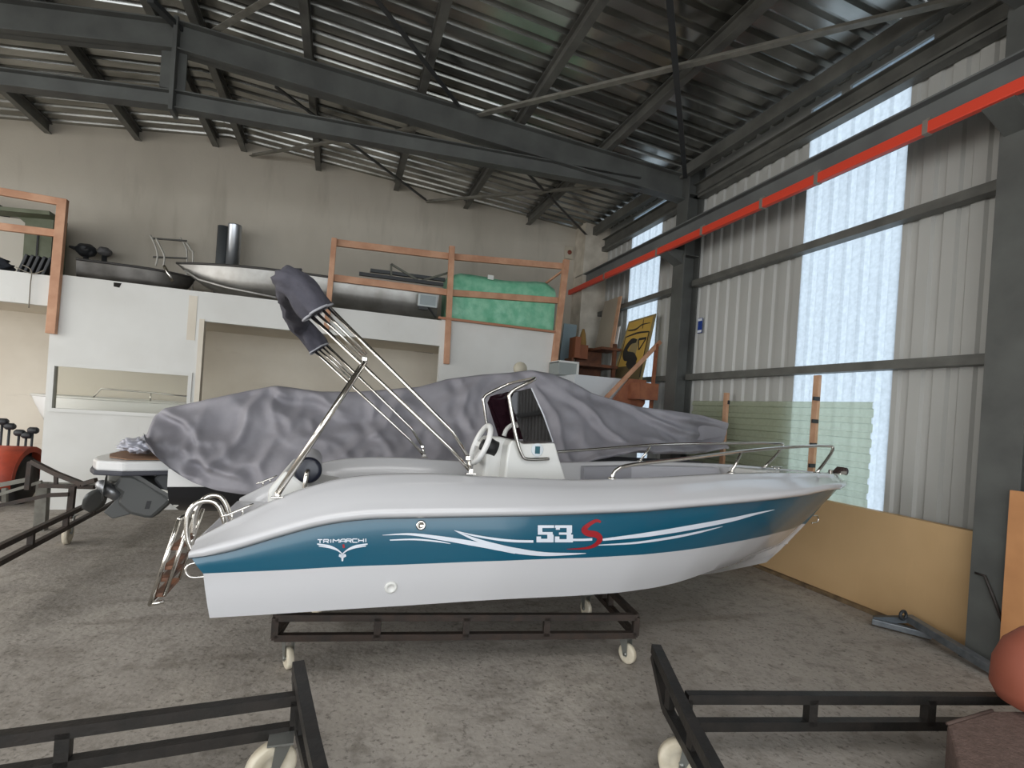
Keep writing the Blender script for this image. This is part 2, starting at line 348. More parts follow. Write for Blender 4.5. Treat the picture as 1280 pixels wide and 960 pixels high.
b=MB();b.prism([Y_(142,353,YM-.004),Y_(152,354,YM-.004),Y_(149,359.5,YM-.004),Y_(142,358,YM-.004)],(0,.02,0));S_(b,'trim_4',P('hole_black','1a1613',.9))
# ---------- wooden guard rails
def gpost(b,px0,px1,y,w=.09,d=.07):
    a=Y_(*px0,y);c=Y_(*px1,y);b.beam(a,c,w,d,up=(0,1,0))
YR=YM-.04
t=thing('guard_rail','orange timber guard rail at the left end of the mezzanine','guard rail',(-3.46,YR,2.2))
b=MB();gpost(b,(79,249),(64,417),YR,.10);b.build('post',wood,t,bevel=.004)
b=MB();b.beam((-6,YR+.07,3.93),Y_(84,254,YR+.07),.05,.09,up=(0,0,1));b.build('top_rail',wood,t,bevel=.004)
b=MB();b.beam((-6,YR+.07,3.42),Y_(80,293,YR+.07),.05,.09);b.build('middle_rail',wood,t,bevel=.004)
t=thing('guard_rail','long orange timber guard rail of three posts in front of the green bundle','guard rail',(1.5,YR,2.3))
b=MB();gpost(b,(418,298),(408,412),YR,.075);b.build('post',wood,t,bevel=.004)
b=MB();gpost(b,(565,308),(558,455),YR,.085);b.build('post',wood,t,bevel=.004)
b=MB();gpost(b,(708,325),(691,466),YR,.10);b.build('post',wood,t,bevel=.004)
for nm,pts in (('top_rail',((417,303),(565,321),(703,333))),('middle_rail',((414,347),(563,366),(700,376)))):
    b=MB()
    for a,c in zip(pts,pts[1:]): b.beam(Y_(*a,YR+.07),Y_(*c,YR+.07),.05,.10)
    b.build(nm,wood,t,bevel=.004)
b=MB();b.beam(Y_(548,397,YR-.02),Y_(694,415,YR-.02),.05,.035);b.build('kick_board',P('kick_timber','a9765a',.7),t)
b=MB();b.beam(Y_(703,339,YR+.07),Y_(681,355,YR+.5),.03,.03);b.build('brace_strut',wood,t)
# ================================================================= MAIN BOAT
hd,heel=math.radians(1.5),math.radians(-2.5)
RB=Matrix.Rotation(hd,3,'Z')@Matrix.Rotation(heel,3,'X')
ZK=.26
_S=Z_(260,772,.60)
OB=_S-RB@Vector((0,-.756,ZK))
BOAT=thing('motorboat','white and teal open centre-console boat with folded bimini on a low steel dolly','boat',OB,rot=RB)
RBt=RB.transposed()
def bl(px,py,v):
    d=RBt@ray(px,py);o=RBt@(Vector((0,0,H))-OB);t=(v-o.y)/d.y;return o+d*t
L0=4.95
def vt(tab):
    xs,ys=[a*L0 for a,_ in tab],[q for _,q in tab];return lambda u:float(np.interp(u,xs,ys))
_ur=bl(1056,605,0).x-.03;_uk=bl(1045,592,0).x
v_rub=lambda u,_x=[_ur*k for k in (-.1,0,.15,.3,.45,.58,.67,.75,.82,.88,.93,.965,.99,1.0)],_y=(.79,.80,.84,.865,.86,.81,.75,.67,.56,.43,.28,.155,.05,0):float(np.interp(u,_x,_y))
v_cr=lambda u:max(0 if u>_uk-.02 else .02,v_rub(u)-(.10+.07*min(1,max(0,u/1.2)))*(1-.55*min(1,max(0,(u/_ur-.7)/.2))))
_ut=bl(1007,655,0).x;_uc=bl(985,678,0).x
def vn(tab,e):
    xs,ys=[a*e for a,_ in tab],[q for _,q in tab];return lambda u:float(np.interp(u,xs,ys))
v_te=vn([(0,.785),(.3,.84),(.5,.80),(.62,.71),(.72,.60),(.8,.48),(.87,.34),(.94,.17),(.98,.05),(1,.0)],_ut)
v_ch=vn([(0,.756),(.3,.775),(.5,.71),(.62,.60),(.72,.47),(.80,.34),(.88,.19),(.94,.09),(.98,.025),(1,0)],_uc)
def curve(px,vf,sm=.10,end=True):
    us,zs=[],[]
    u=0
    for n_,p in enumerate(px):
        if n_==len(px)-1 and end: q=bl(p[0],p[1],0);us.append(q.x);zs.append(q.z);continue
        u+=.02
        for _ in range(60):
            q=bl(p[0],p[1],-vf(u));u=.65*u+.35*q.x
        us.append(u);zs.append(bl(p[0],p[1],-vf(u)).z)
    us=np.array(us);zs=np.array(zs);o=np.argsort(us);us=us[o];zs=zs[o]
    U=np.linspace(us[0],us[-1],240);Zv=np.interp(U,us,zs);k=int(sm/(U[1]-U[0])) or 1
    Zp=np.concatenate([2*Zv[0]-Zv[1:k+1][::-1],Zv,2*Zv[-1]-Zv[-k-1:-1][::-1]]);w=np.hanning(2*k+1);w/=w.sum()
    Zs=np.convolve(Zp,w,'valid')
    return us[0],us[-1],(lambda u:float(np.interp(u,U,Zs)))
crest=curve([(245,674),(262,664),(285,652.5),(305,643),(342,625),(360,617),(397,605),(430,597),(461,594),(500,592),(549,592),(592,595),(650,597.5),(708,600),(740,600),(800,598),(860,595),(910,592),(960,591),(1020,591),(1045,592)],v_cr,.18)
rub=curve([(236,697),(262,694),(287,689),(342,672),(395,657),(430,651),(467,647.5),(500,647),(552,646),(665,644),(740,641.5),(800,639),(846,635),(900,630.5),(952,625.6),(1005,619),(1035,612.5),(1056,605)],v_rub,.12)
tealc=curve([(254,717),(350,713),(440,707.7),(500,706),(608,701.5),(700,698),(740,697),(800,693.5),(846,689),(890,682.5),(926,676),(968,666.8),(995,659),(1007,655)],v_te,.2)
chine=curve([(262,772.5),(345,767.5),(440,761),(500,757.5),(608,750),(715,745),(772,741),(820,734.5),(860,724),(889,713.5),(930,700),(960,688),(985,678)],v_ch,.2)
print('BOAT ends',crest[:2],rub[:2],tealc[:2],chine[:2]);print('z',[(round(c[2](0),2),round(c[2](1),2),round(c[2](2.5),2),round(c[2](4),2)) for c in (crest,rub,tealc,chine)])
stem=[bl(x,y,0) for x,y in ((1054,608),(1040,625),(1021,647),(1005,659),(990,672),(975,688),(958,703))]
N=90
ss=[i/(N-1) for i in range(N)]
def cpt(c,vf,s,dv=0,dz=0):
    u=c[0]+s*(c[1]-c[0]);v=vf(u);e=s
    return u,v,c[2](u)
ku=[q.x for q in stem][::-1];kz=[q.z for q in stem][::-1]
def keelz(u):
    zc=.0 if u<2.6 else None
    z0=chine[2](0)-.19
    pts_u=[0,1.5,2.6,3.2,3.6,3.9]+ku;pts_z=[z0,z0-.0,z0+.0,z0+.005,z0+.02,z0+.055]+kz
    return float(np.interp(u,pts_u,pts_z))
chend=(chine[1],chine[2](chine[1]))
def hullrow(s,sg):
    r=[]
    ur,vr,zr=cpt(rub,v_rub,s);ut,vtt,zt=cpt(tealc,v_te,s);uc,vc,zc=cpt(chine,v_ch,s)
    vr=max(vr-.015,0)
    cl=1-max(0,(s-.93)/.07)**2
    A=Vector((ur-(.05*max(0,(s-.9)/.1)),vr*cl,zr+.01));T=Vector((ut,vtt*cl,zt));C_=Vector((uc,vc*cl,zc))
    Ka=Vector((0,0,0));uk=0+s*(chend[0]-0);Ka=Vector((uk+.0,0,min(keelz(uk),zc)))
    for t in (0,.33,.66): r.append(A.lerp(T,t)+Vector((0,.012*math.sin(math.pi*t)*cl,0)))
    for t in (0,.33,.66,1): r.append(T.lerp(C_,t)+Vector((0,.01*math.sin(math.pi*t)*cl,0)))
    n=len(r)
    r.append(C_+Vector((0,-.035*cl*min(1,vc/.1),-.012)));
    r.append(C_.lerp(Ka,.5)+Vector((0,0,.0)));r.append(C_.lerp(Ka,.52));r.append(Ka)
    return [Vector((p.x,-sg*p.y,p.z)) for p in r]
b=MB();rows=[hullrow(s,1)+hullrow(s,-1)[::-1][1:] for s in ss];nn=len(rows[0])
b.grid(rows,mi=lambda i,j:1 if (j<3 or j>=nn-4) else 0)
b.add(rows[0],[tuple(range(nn))],False,0)
hull=b.build('hull',[gel,teal],BOAT,local=True,recalc=True,merge=False)
md=hull.modifiers.new('e','EDGE_SPLIT');md.split_angle=math.radians(30)
HULLB=(b.v,b.f)
# deck moulding with cockpit liner
SOLE=ZK+.06
def deckrow(s,sg):
    ur,vr,zr=cpt(rub,v_rub,s);uc,vc,zc=cpt(crest,v_cr,s)
    vc=min(vc,vr-.01) if vr>.02 else 0
    hh=max(zc-zr,.03);k=min(1,vr/.12)*min(1,hh/.12);L=lambda t:ur+(uc-ur)*t
    if s>.985: vc*= (1-s)/.015
    st=max(0,1-s/.03)
    r=[(L(0),vr-.02*k,zr+.005),(L(0),vr+.012*k,zr),(L(0),vr+.026*k,zr+.018*k),(L(0),vr+.026*k,zr+.035*k),(L(.05),vr+.010*k,zr+.055*k),
       (L(.3),vr+.002*k+(vc-vr)*.12,zr+hh*.42),(L(.7),vr+(vc-vr)*.38,zr+hh*.74),(L(.85),vc+(vr-vc)*.34,zc-.035*k),(L(.95),vc+(vr-vc)*.14,zc-.008*k),(L(1),vc,zc)]
    inner=max(vc-.055,0);
    if s<.10: zi=crest[2](crest[0])-.02;zi=min(zi,zc-.02)
    elif s<.62: zi=SOLE
    elif s<.80: zi=zc-.30;inner=min(inner,v_te(uc)-.02) if False else inner
    else: zi=zc-.03
    iv=max(inner-.04,0)
    if .10<=s<.62: iv=min(iv,max(v_ch(uc)-.02,0))
    elif .62<=s<.8: iv=min(iv,max((v_te(uc)+v_ch(uc))/2-.03,0))
    r+=[(L(1),inner,zc-.002),(L(1),max(inner-.012,0),zc-.012*1),(L(1),(max(inner-.03,0)*.5+iv*.5),max(zi,zc-.2) if zi<zc-.2 else zi),(L(1),iv,zi),(L(1),0,zi+(.02 if s>=.8 else 0))]
    # round the quarter at the stern
    out=[]
    for (u,v,z) in r:
        out.append(Vector((u+.0+.035*st*abs(z-(zr+.03))/.1*0,-sg*v,z)))
    return out
ds=sorted(ss+[.0999,.1001,.6199,.6201,.7999,.8001])
rows=[deckrow(s,1)+deckrow(s,-1)[::-1][1:] for s in ds]
b=MB();b.grid(rows);nn=len(rows[0]);b.add(rows[0],[tuple(range(nn))])
deck=b.build('deck',gel,BOAT,local=True,recalc=True)
md=deck.modifiers.new('e','EDGE_SPLIT');md.split_angle=math.radians(62)
# rubbing strip under the moulding
for sg in (1,-1):
    b=MB();b.tube([Vector((cpt(rub,v_rub,s)[0],-sg*(max(cpt(rub,v_rub,s)[1]-.002,0)),cpt(rub,v_rub,s)[2]+.0)) for s in ss[:-2]],.007,6);b.build('gunwale_seam',P('seam_grey','4b5a62',.6),BOAT,local=True)
# --- decals laid on the hull side
WB=WM[BOAT.name];bv=BVHTree.FromPolygons([WB@p for p in HULLB[0]],HULLB[1])
def onhull(px,py):
    d=ray(px,py).normalized();h=bv.ray_cast(Vector((0,0,H)),d)
    if h[0] is None: return None
    return h[0]-d*.004
def stroke(b,pts,ws,n=8,horiz=False):
    P2=[Vector((x,y,0)) for x,y in pts];C=crv(P2,n) if len(P2)>2 else [P2[0].lerp(P2[1],k/8) for k in range(9)]
    m=len(C);W=np.interp(np.linspace(0,1,m),np.linspace(0,1,len(ws)),ws);a=[];c=[]
    for i,p in enumerate(C):
        d=(C[min(i+1,m-1)]-C[max(i-1,0)]).normalized();nrm=Vector((-d.y,d.x,0))
        q0,q1=onhull(*(p+nrm*W[i]/2).xy),onhull(*(p-nrm*W[i]/2).xy)
        if q0 and q1: a.append(q0);c.append(q1)
    if len(a)>1: b.grid([a,c],smooth=False)
def poly(b,pts):
    q=[onhull(*p) for p in pts]
    if all(q): b.add(q,[tuple(range(len(q)))])
def c5(x,y): return (440+x/3.5556,620+y/3.5556)
def c4(x,y): return (740+x/3.765,530+y/3.765)
b=MB()
stroke(b,[c5(135,174),c5(260,170),c5(400,188),c5(520,208),c5(640,232),c5(725,256)],[.3,2.8,5,6,5,.4])
stroke(b,[c5(168,196),c5(280,193),c5(380,202),c5(438,212)],[1.2,2.2,2,.5])
stroke(b,[c5(455,153),c5(540,190),c5(640,222),c5(740,245),c5(850,258),c5(960,258),c5(1040,255)],[.3,3.5,6,7,5,2.8,.6])
stroke(b,[c5(455,153),c5(540,175),c5(640,192),c5(720,200),c5(806,202)],[.3,2.2,3,3.2,3.0])
stroke(b,[c5(975,195),c5(1020,195),c5(1068,193)],[3,3,3])
stroke(b,[c4(50,545),c4(250,522),c4(450,490),c4(650,452),c4(760,425),c4(860,403)],[2.6,5.5,6.2,5,3,.4])
stroke(b,[c4(30,570),c4(200,560),c4(370,536),c4(500,510),c4(615,482)],[1,2.6,3.2,2.6,.4])
b.build('stripe_graphic',letter,BOAT,recalc=False)
# the number 53, block figures
b=MB()
def blk(*r):
    for (x0,y0,x1,y1) in r: poly(b,[c5(x0,y0),c5(x1,y0),c5(x1,y1),c5(x0,y1)])
def sk(r,x0,sh=0): return [(x0+a,130+c,x0+d,130+e) for a,c,d,e in r]
blk(*sk([(6,0,78,12),(6,12,26,40),(6,30,72,42),(48,42,76,72),(0,60,76,76),(0,50,20,62)],820))
blk(*sk([(0,0,76,12),(52,12,76,34),(18,32,72,42),(52,42,80,64),(0,62,80,76),(0,50,20,64),(4,10,22,20)],902))
b.build('number_graphic',letter,BOAT,recalc=False)
b=MB();stroke(b,[c5(1106,116),c5(1085,110),c5(1052,128),c5(1032,150),c5(1048,165),c5(1085,172),c5(1102,190),c5(1085,215),c5(1040,232),c5(955,236)],[2.5,4,5,7,8,8,7,5,3,.4]);b.build('letter_s_graphic',redl,BOAT,recalc=False)
# small name and winged propeller emblem
def c1(x,y): return (180+x/4,560+y/4)
GL={'T':[[(0,0),(1,0)],[(.5,0),(.5,1)]],'R':[[(0,1),(0,0)],[(0,0),(1,0)],[(1,0),(1,.5)],[(1,.5),(0,.5)],[(.5,.5),(1,1)]],'I':[[(.5,0),(.5,1)]],'M':[[(0,1),(0,0)],[(0,0),(.5,.5)],[(.5,.5),(1,0)],[(1,0),(1,1)]],'A':[[(0,1),(0,.35),],[(0,.35),(.35,0)],[(.35,0),(1,0)],[(1,0),(1,1)],[(0,.6),(1,.6)]],'C':[[(1,0),(0,0)],[(0,0),(0,1)],[(0,1),(1,1)]],'H':[[(0,0),(0,1)],[(1,0),(1,1)],[(0,.5),(1,.5)]]}
b=MB();xx=868
for ch in 'TRIMARCHI':
    w=10 if ch=='I' else (30 if ch=='M' else 24)
    for (p,q) in GL[ch]: stroke(b,[c1(xx+p[0]*w,458+(1120-xx)*.0+p[1]*17-(xx-868)*.02),c1(xx+q[0]*w,458+q[1]*17-(xx-868)*.02)],[1.25,1.25])
    xx+=w+6.5
b.build('name_graphic',letter,BOAT,recalc=False)
b=MB()
for sx in (1,-1):
    g=lambda x,y:c1(992+sx*(x-992),y)
    stroke(b,[g(992,530),g(1020,508),g(1060,490),g(1118,480)],[1,2.2,2.4,1.6]);stroke(b,[g(1000,520),g(1050,500),g(1110,490)],[.6,1.6,1.2])
stroke(b,[c1(975,536),c1(992,540),c1(1010,536)],[3,5,3]);stroke(b,[c1(992,530),c1(992,566)],[3.5,2])
b.build('emblem_graphic',letter,BOAT,recalc=False)
b=MB();stroke(b,[c1(996,482),c1(1000,500)],[2.5,2.5]);b.build('emblem_dot',redl,BOAT,recalc=False)
def fitting(name,px,r,mat):
    h=bv.ray_cast(Vector((0,0,H)),ray(*px).normalized());n=h[1]
    if n.y>0:n=-n
    b=MB();b.lathe(h[0]-n*.003,n,[(0,r),(.008,r),(.012,r*.85),(.012,r*.55),(.007,r*.5),(.007,0)],20);b.build(name,mat,BOAT)
fitting('fuel_vent',(526,656.5),.026,chrome);fitting('drain_outlet',(488.5,734),.032,gelin)
# boat helper
def bt(name,lst,r,mat=chrome,parent=None,n=10,cv=0,closed=False):
    b=MB()
    for pts in lst: b.tube(crv(pts,cv) if cv else pts,r,n,closed)
    return b.build(name,mat,parent or BOAT,local=True)
mir=lambda p:Vector((p.x,-p.y,p.z))
# bow rails
v_rail=lambda u:float(np.interp(u,[2.3,3.0,3.6,4.1,4.5],[.66,.60,.50,.33,.26]))
def vr_(px,py,off):
    u=3.5
    for _ in range(30): q=bl(px,py,-v_rail(u));u=.5*u+.5*q.x
    return bl(px,py,-v_rail(u))
top=[vr_(765,598,.02),vr_(770,588,.02),vr_(790,581,.02),vr_(860,573,.02),vr_(930,564,.02),vr_(980,559.5,.02),vr_(1030,557.5,.02)]
e=vr_(1041,561,.02);e.z=top[-1].z-.03
f0=vr_(1021,591,0)
top2=top+[e,f0];st0=vr_(914,591,.0);st1=vr_(926,567,.02)
for g in (lambda p:p,mir):
    rail=bt('bow_rail',[[g(p) for p in top2]],.0125,cv=5)
    bt('stanchion',[[g(st0),g(st1)]],.011,parent=rail)
    for q in (top2[0],st0,f0): b=MB();b.lathe(g(q)-Vector((0,0,.004)),(0,0,1),[(0,.03),(.008,.028),(.014,.014)],16);b.build('foot_plate',chrome,rail,local=True)
# cleats
def cleat(u,v,z,s=1,ax=(1,0,0)):
    b=MB();a=Vector(ax);c=Vector((u,v,z));b.tube([c-a*.075*s+Vector((0,0,.035)),c-a*.04*s+Vector((0,0,.032)),c+a*.04*s+Vector((0,0,.032)),c+a*.075*s+Vector((0,0,.035))],[.004,.007,.007,.004],8)
    for q in (-.025,.025): b.tube([c+a*q,c+a*q+Vector((0,0,.033))],.006,8)
    b.build('cleat',chrome,BOAT,local=True)
cn=bl(298,641,-.66)
for sg in (-1,1): cleat(cn.x,sg*.69,crest[2](cn.x)+.0,1,(.9,0,.42))
cb=bl(987,585,.0);cleat(4.45,.17,crest[2](4.45)-.02,1)
cleat(4.5,-.17,crest[2](4.5)-.02,1) if False else None
# bow roller, anchor chock
q=Vector((crest[1]+.0,0,crest[2](crest[1])))
q=bl(1046,592,0);b=MB();b.box(q+Vector((-.01,0,.0)),(.14,.07,.01));b.box(q+Vector((.04,-.037,.01)),(.08,.005,.03));b.box(q+Vector((.04,.037,.01)),(.08,.005,.03));rl=b.build('bow_roller_bracket',chrome,BOAT,local=True)
b=MB();b.lathe(q+Vector((.075,-.034,.025)),(0,1,0),[(0,.036),(.02,.03),(.034,.026),(.048,.03),(.068,.036)],18);b.prism([q+Vector((-.03,-.03,.012)),q+Vector((.06,-.03,0)),q+Vector((.09,-.03,.055)),q+Vector((.04,-.03,.065))],(0,.06,0));b.build('roller',P('brown_roller','3c2c28',.5),rl,local=True)
b=MB();b.box(q+Vector((-.12,-.03,.012)),(.03,.03,.05));b.build('mooring_bitt',chrome,BOAT,local=True,bevel=.006)
# bow eye
e0=bl(1018,649,0);b=MB();b.tube(crv([e0+Vector((-.01,0,.03)),e0+Vector((.035,0,.028)),e0+Vector((.05,0,-.0)),e0+Vector((.03,0,-.03)),e0+Vector((-.03,0,-.035))],5),.006,8);b.build('bow_eye',chrome,BOAT,local=True)
# transom eye
e0=bl(245,712,-.6);b=MB();b.tube(crv([e0+Vector((.05,0,.03)),e0+Vector((-.02,0,.03)),e0+Vector((-.045,0,0)),e0+Vector((-.02,0,-.035)),e0+Vector((.05,0,-.035))],5),.006,8);b.build('transom_eye',chrome,BOAT,local=True)
# stern rail hoops
def hoop(pts,v,name='stern_hoop'):
    bt(name,[[bl(x,y,v) for x,y in pts]],.0125,cv=6,n=12)
hoop([(240,688),(234,672),(234,648),(240,634),(252,627),(265,627),(274,634),(280,650),(283,664)],-.55)
zt=crest[2](crest[0]);
hoop([(241,668),(243,645),(250,629),(262,620),(275,621),(283,632),(289,650)],-.34)
b=MB();b.box((.03,0,zt-.03),(.26,1.3,.03));b.build('swim_platform',gel,BOAT,local=True,bevel=.012)
# boarding ladder
lad=None
lp=[((223,650),(191,753)),((231,652),(207,758))];lq=[((240,655),(213,742)),((246,650),(219,742))]
root=MB()
v1=-.52;A0=bl(226,648,v1);A1=bl(190,753,v1)
def ladtube(b,v,off=Vector((0,0,0)),r=.011): b.tube([Vector((A0.x,v,A0.z))+off,Vector((A1.x,v,A1.z))+off],r,10)
b=MB();ladtube(b,-.55);b.tube([(A0.x,-.55,A0.z),(A0.x,-.28,A0.z)],.011,8);ladtube(b,-.28);lad=b.build('boarding_ladder',chrome,BOAT,local=True)
D=(A1-A0);off=Vector((.05,0,.01))
for v in (-.55,-.28): b=MB();b.tube([Vector((A0.x,v,A0.z))+off,Vector((A0.x,v,A0.z))+off+D*.93],.009,8);b.build('inner_rail',chrome,lad,local=True)
for k in (.35,.58,.72,.9):
    p=A0+D*k;b=MB();b.box((p.x+.025,-.415,p.z),(.05,.26,.02));b.build('tread',P('brown_tread','8a5a3c',.6,col2='3a2a22',vs=8),lad,local=True,bevel=.004)
b=MB();p=A1;b.tube([(p.x,-.55,p.z),(p.x,-.28,p.z)],.011,8);b.tube([Vector((p.x,-.55,p.z)),Vector((p.x+.055,-.55,p.z+.01))],.01,8);b.build('end_bar',chrome,lad,local=True)
# aft seat and bolster
sp=bl(372,600,-.45)
b=MB();zc=crest[2](sp.x);b.prism([(sp.x-.12,-.5,SOLE),(sp.x+.3,-.5,SOLE),(sp.x+.26,-.5,zc-.05),(sp.x+.1,-.5,zc-.02),(sp.x-.06,-.5,zc+.09),(sp.x-.14,-.5,zc-.02)],(0,1.0,0));b.build('aft_seat_moulding',gelin,BOAT,local=True,bevel=.02)
bc=bl(385,588,-.5)
b=MB();b.lathe(bc,(0,1,0),[(0,.0),(0,.055),(.006,.066),(.02,.07),(.98,.07),(.99,.066),(1,.055),(1,0)],28);bo=b.build('backrest_bolster',P('bolster_vinyl','b9babf',.45),BOAT,local=True)
b=MB();b.lathe(bc+Vector((0,-.004,0)),(0,1,0),[(-.004,.0),(-.004,.05),(.0,.064),(.012,.0715),(.03,.0715)],28);b.build('end_cap',P('navy_cap','1c1f2b',.3),bo,local=True)
for v in (-.52,.52):
    p=Vector((bc.x,v,bc.z));bt('bolster_bracket',[[p+Vector((0,-.01,.0)),p+Vector((-.005,-.03,-.02)),p+Vector((-.01,-.03,-.09)),p+Vector((-.012,-.0,-.2))]],.012,cv=4,parent=bo)
# cockpit cushions along the inside, bow locker
for sg in (1,-1):
    for (s0,s1,nm,mt,tp) in ((.53,.62,'side_cushion',cushd,.01),(.62,.79,'side_cushion',cush,.005)):
        rowA=[]
        for k in range(9):
            s=s0+(s1-s0)*k/8;uc,vc,zc=cpt(crest,v_cr,s);y=vc-.085
            hgt=.30 if k>0 else .02
            rowA.append([(uc,-sg*(y-.0),zc-.03),(uc,-sg*(y-.05),zc-.035),(uc,-sg*(y-.06),zc-.06),(uc,-sg*(y-.07),zc-.26),(uc,-sg*(y-.0),zc-.28)])
        b=MB();b.grid(rowA,closed=True);b.add(rowA[0],[(0,1,2,3,4)]);b.add(rowA[-1],[(0,1,2,3,4)]);b.build(nm,mt,BOAT,local=True)
u0=3.95;b=MB();b.box((u0+.05,0,crest[2](u0)-.035),(.28,.3,.05));b.build('anchor_locker_lid',gelin,BOAT,local=True,bevel=.012)
b=MB();b.prism([(2.8,-.34,SOLE),(3.45,-.2,SOLE),(3.45,.2,SOLE),(2.8,.34,SOLE)],(0,0,.33));b.build('bow_seat',gelin,BOAT,local=True,bevel=.02)
# console
VC=.27
def cs(x,y,v=-VC): return bl(x,y,v)
prof=[cs(633,575),cs(636,556),cs(640,550),cs(650,551.5),cs(654,555),cs(694,553.5),cs(700,575),cs(709,603)]
VP=.15
pod=[bl(x,y,-VP) for x,y in ((606,580),(607,566),(612,552),(619,545),(627,546),(650,552),(662,580))]
a,z=pod[0],pod[-1];b=MB();b.prism([Vector((a.x-.03,-VP,SOLE))]+pod+[Vector((z.x,-VP,SOLE))],(0,2*VP,0));POD=b
a,z=prof[0],prof[-1]
poly3=[Vector((a.x-.03,-VC,SOLE))]+prof+[Vector((z.x+.06,-VC,SOLE))]
b=MB();b.prism(poly3,(0,2*VC,0));con=b.build('console',gelin,BOAT,local=True,bevel=.018);POD.build('helm_pod',gelin,con,local=True,bevel=.03)
W=[cs(656,553),cs(692,552.5),cs(679,518),cs(665,485),cs(655,487),cs(643,491),cs(639,500)]
for sg,nm in ((0,'x'),(1,'y')):
    pp=[p+Vector((0,.012,0)) for p in W]
    if sg: pp=[mir(p) for p in pp]
    b=MB();b.prism(pp,(0,.006 if sg==0 else -.006,0));b.build('side_screen',smoke,con,local=True)
b=MB();A1_,B1_=cs(692,552.5),cs(665,485)
rows=[]
for k in range(9):
    v=-VC+.012+(2*VC-.024)*k/8;bow=.03*(1-(v/VC)**2);rows.append([Vector((p.x+bow,v,p.z)) for p in (A1_,A1_.lerp(B1_,.5)+Vector((.01,0,0)),B1_)])
b.grid(rows);ws=b.build('front_screen',smoke,con,local=True,solid=.006)
for g in (lambda p:p,mir): b=MB();b.tube([g(A1_+Vector((0,.01,0))),g(A1_.lerp(B1_,.5)+Vector((.01,.01,0))),g(B1_+Vector((0,.01,0)))],.005,8);b.build('screen_edge',P('screen_trim','c9ccd2',.3),con,local=True)
# console grab rail
n0=[cs(686,573.5,-VC-.03),cs(660,574,-VC-.03),cs(652,568,-VC-.03),cs(645,545,-VC-.03),cs(637,500,-VC-.02),cs(638,492,-VC-.02),cs(645,486,-VC-.02),cs(668,474,-VC)]
q=n0[-1];full=n0+[Vector((q.x+.02,-.12,q.z+.01)),Vector((q.x+.02,.12,q.z+.01))]+[mir(p) for p in n0[::-1]]
bt('grab_rail',[full],.0125,cv=5,parent=con)
for x in (662,676): b=MB();p=cs(x,574,-VC-.03);b.tube([p,p+Vector((0,.035,-.004))],.008,8);b.build('rail_clip',chrome,con,local=True)
p=cs(671.5,562.5,-VC-.002);b=MB();b.lathe(p,(0,-1,0),[(0,.045),(.003,.045),(.004,.04),(.004,0)],20);st=b.build('oval_sticker',P('sticker_white','cfd6da',.4),con,local=True)
b=MB();b.box(p+Vector((.0,-.006,0)),(.035,.003,.05));b.build('sticker_mark',P('sticker_teal','1a5560',.4),st,local=True)
# compass / black instrument pods and wheel
b=MB();p=bl(614,561,-.12);b.lathe(p+Vector((.03,0,0)),Vector((-1,0,.35)),[(0,.06),(.06,.06),(.085,.05),(.09,.03)],20);b.build('wheel_boot',black,con,local=True)
wc=bl(601,555,-.12);wax=Vector((-1,0,.38)).normalized();wy=Vector((0,1,0));wx=wy.cross(wax).normalized();wr=.135
b=MB();b.tube([wc+(wx*math.cos(a)+wy*math.sin(a))*wr for a in [2*math.pi*k/36 for k in range(36)]],.019,12,closed=True);wh=b.build('steering_wheel',P('white_rim','e6e6e4',.4),BOAT,local=True)
b=MB()
for a in (math.pi/2,-math.pi/2,math.pi): b.beam(wc-wax*.03,wc+(wx*math.cos(a)+wy*math.sin(a))*wr,.035,.012,up=wax)
b.build('spoke',P('spoke_white','dcdcda',.4),wh,local=True)
b=MB();b.lathe(wc-wax*.045,wax,[(0,.03),(.02,.04),(.04,.038),(.045,0)],18);b.build('hub',black,wh,local=True)
# white grip behind the screen, small instrument
p0=cs(630,545,.0);bt('dash_grip',[[p0,cs(634,536,.0),cs(643,530,.0),cs(648,533,.0)]],.016,mat=gelin,cv=5,parent=con)
# bimini
vb=-.70
def bm_(x,y,v=vb): return bl(x,y,v)
BIM=MB()
foot=bm_(588.5,590);foot2=bm_(563,560.5)
tubesN=[[bm_(588,589),foot2,bm_(390,396)],[bm_(586,573),bm_(566,540),bm_(411,384)],[bm_(586,573),bm_(588,589)],[bm_(456,448),bm_(397,392)],[bm_(458,443),bm_(404,388)]]
first=None
for g in (lambda p:p,mir):
    for k,tb in enumerate(tubesN):
        o=bt('bimini_frame' if first is None else 'bow_tube',[[g(p) for p in tb]],.0105 if k<3 else .0075,parent=first or BOAT)
        if first is None: first=o
    bt('support_strut',[[g(bm_(456,452)),g(bm_(347,617))]],.016,parent=first)
    for pp in (bm_(456,449),bm_(588.5,589),bm_(347,618),bm_(585,573)): b=MB();b.box(g(pp),(.03,.022,.028));b.build('hinge_bracket',chrome,first,local=True,bevel=.006)
    for pp in (foot,bm_(347,619)): b=MB();b.box(g(pp)+Vector((0,0,-.01)),(.06,.035,.008));b.build('mount_plate',chrome,first,local=True,bevel=.004)
s0=bm_(397,390);s1=bm_(377,362);s2=bm_(361,351,-.66)
path=[s0,s1,s2,Vector((s2.x-.015,-.52,s2.z+.02)),Vector((s2.x-.02,0,s2.z+.03)),Vector((s2.x-.015,.52,s2.z+.02)),mir(s2),mir(s1),mir(s0)]
pc=crv(path,8)
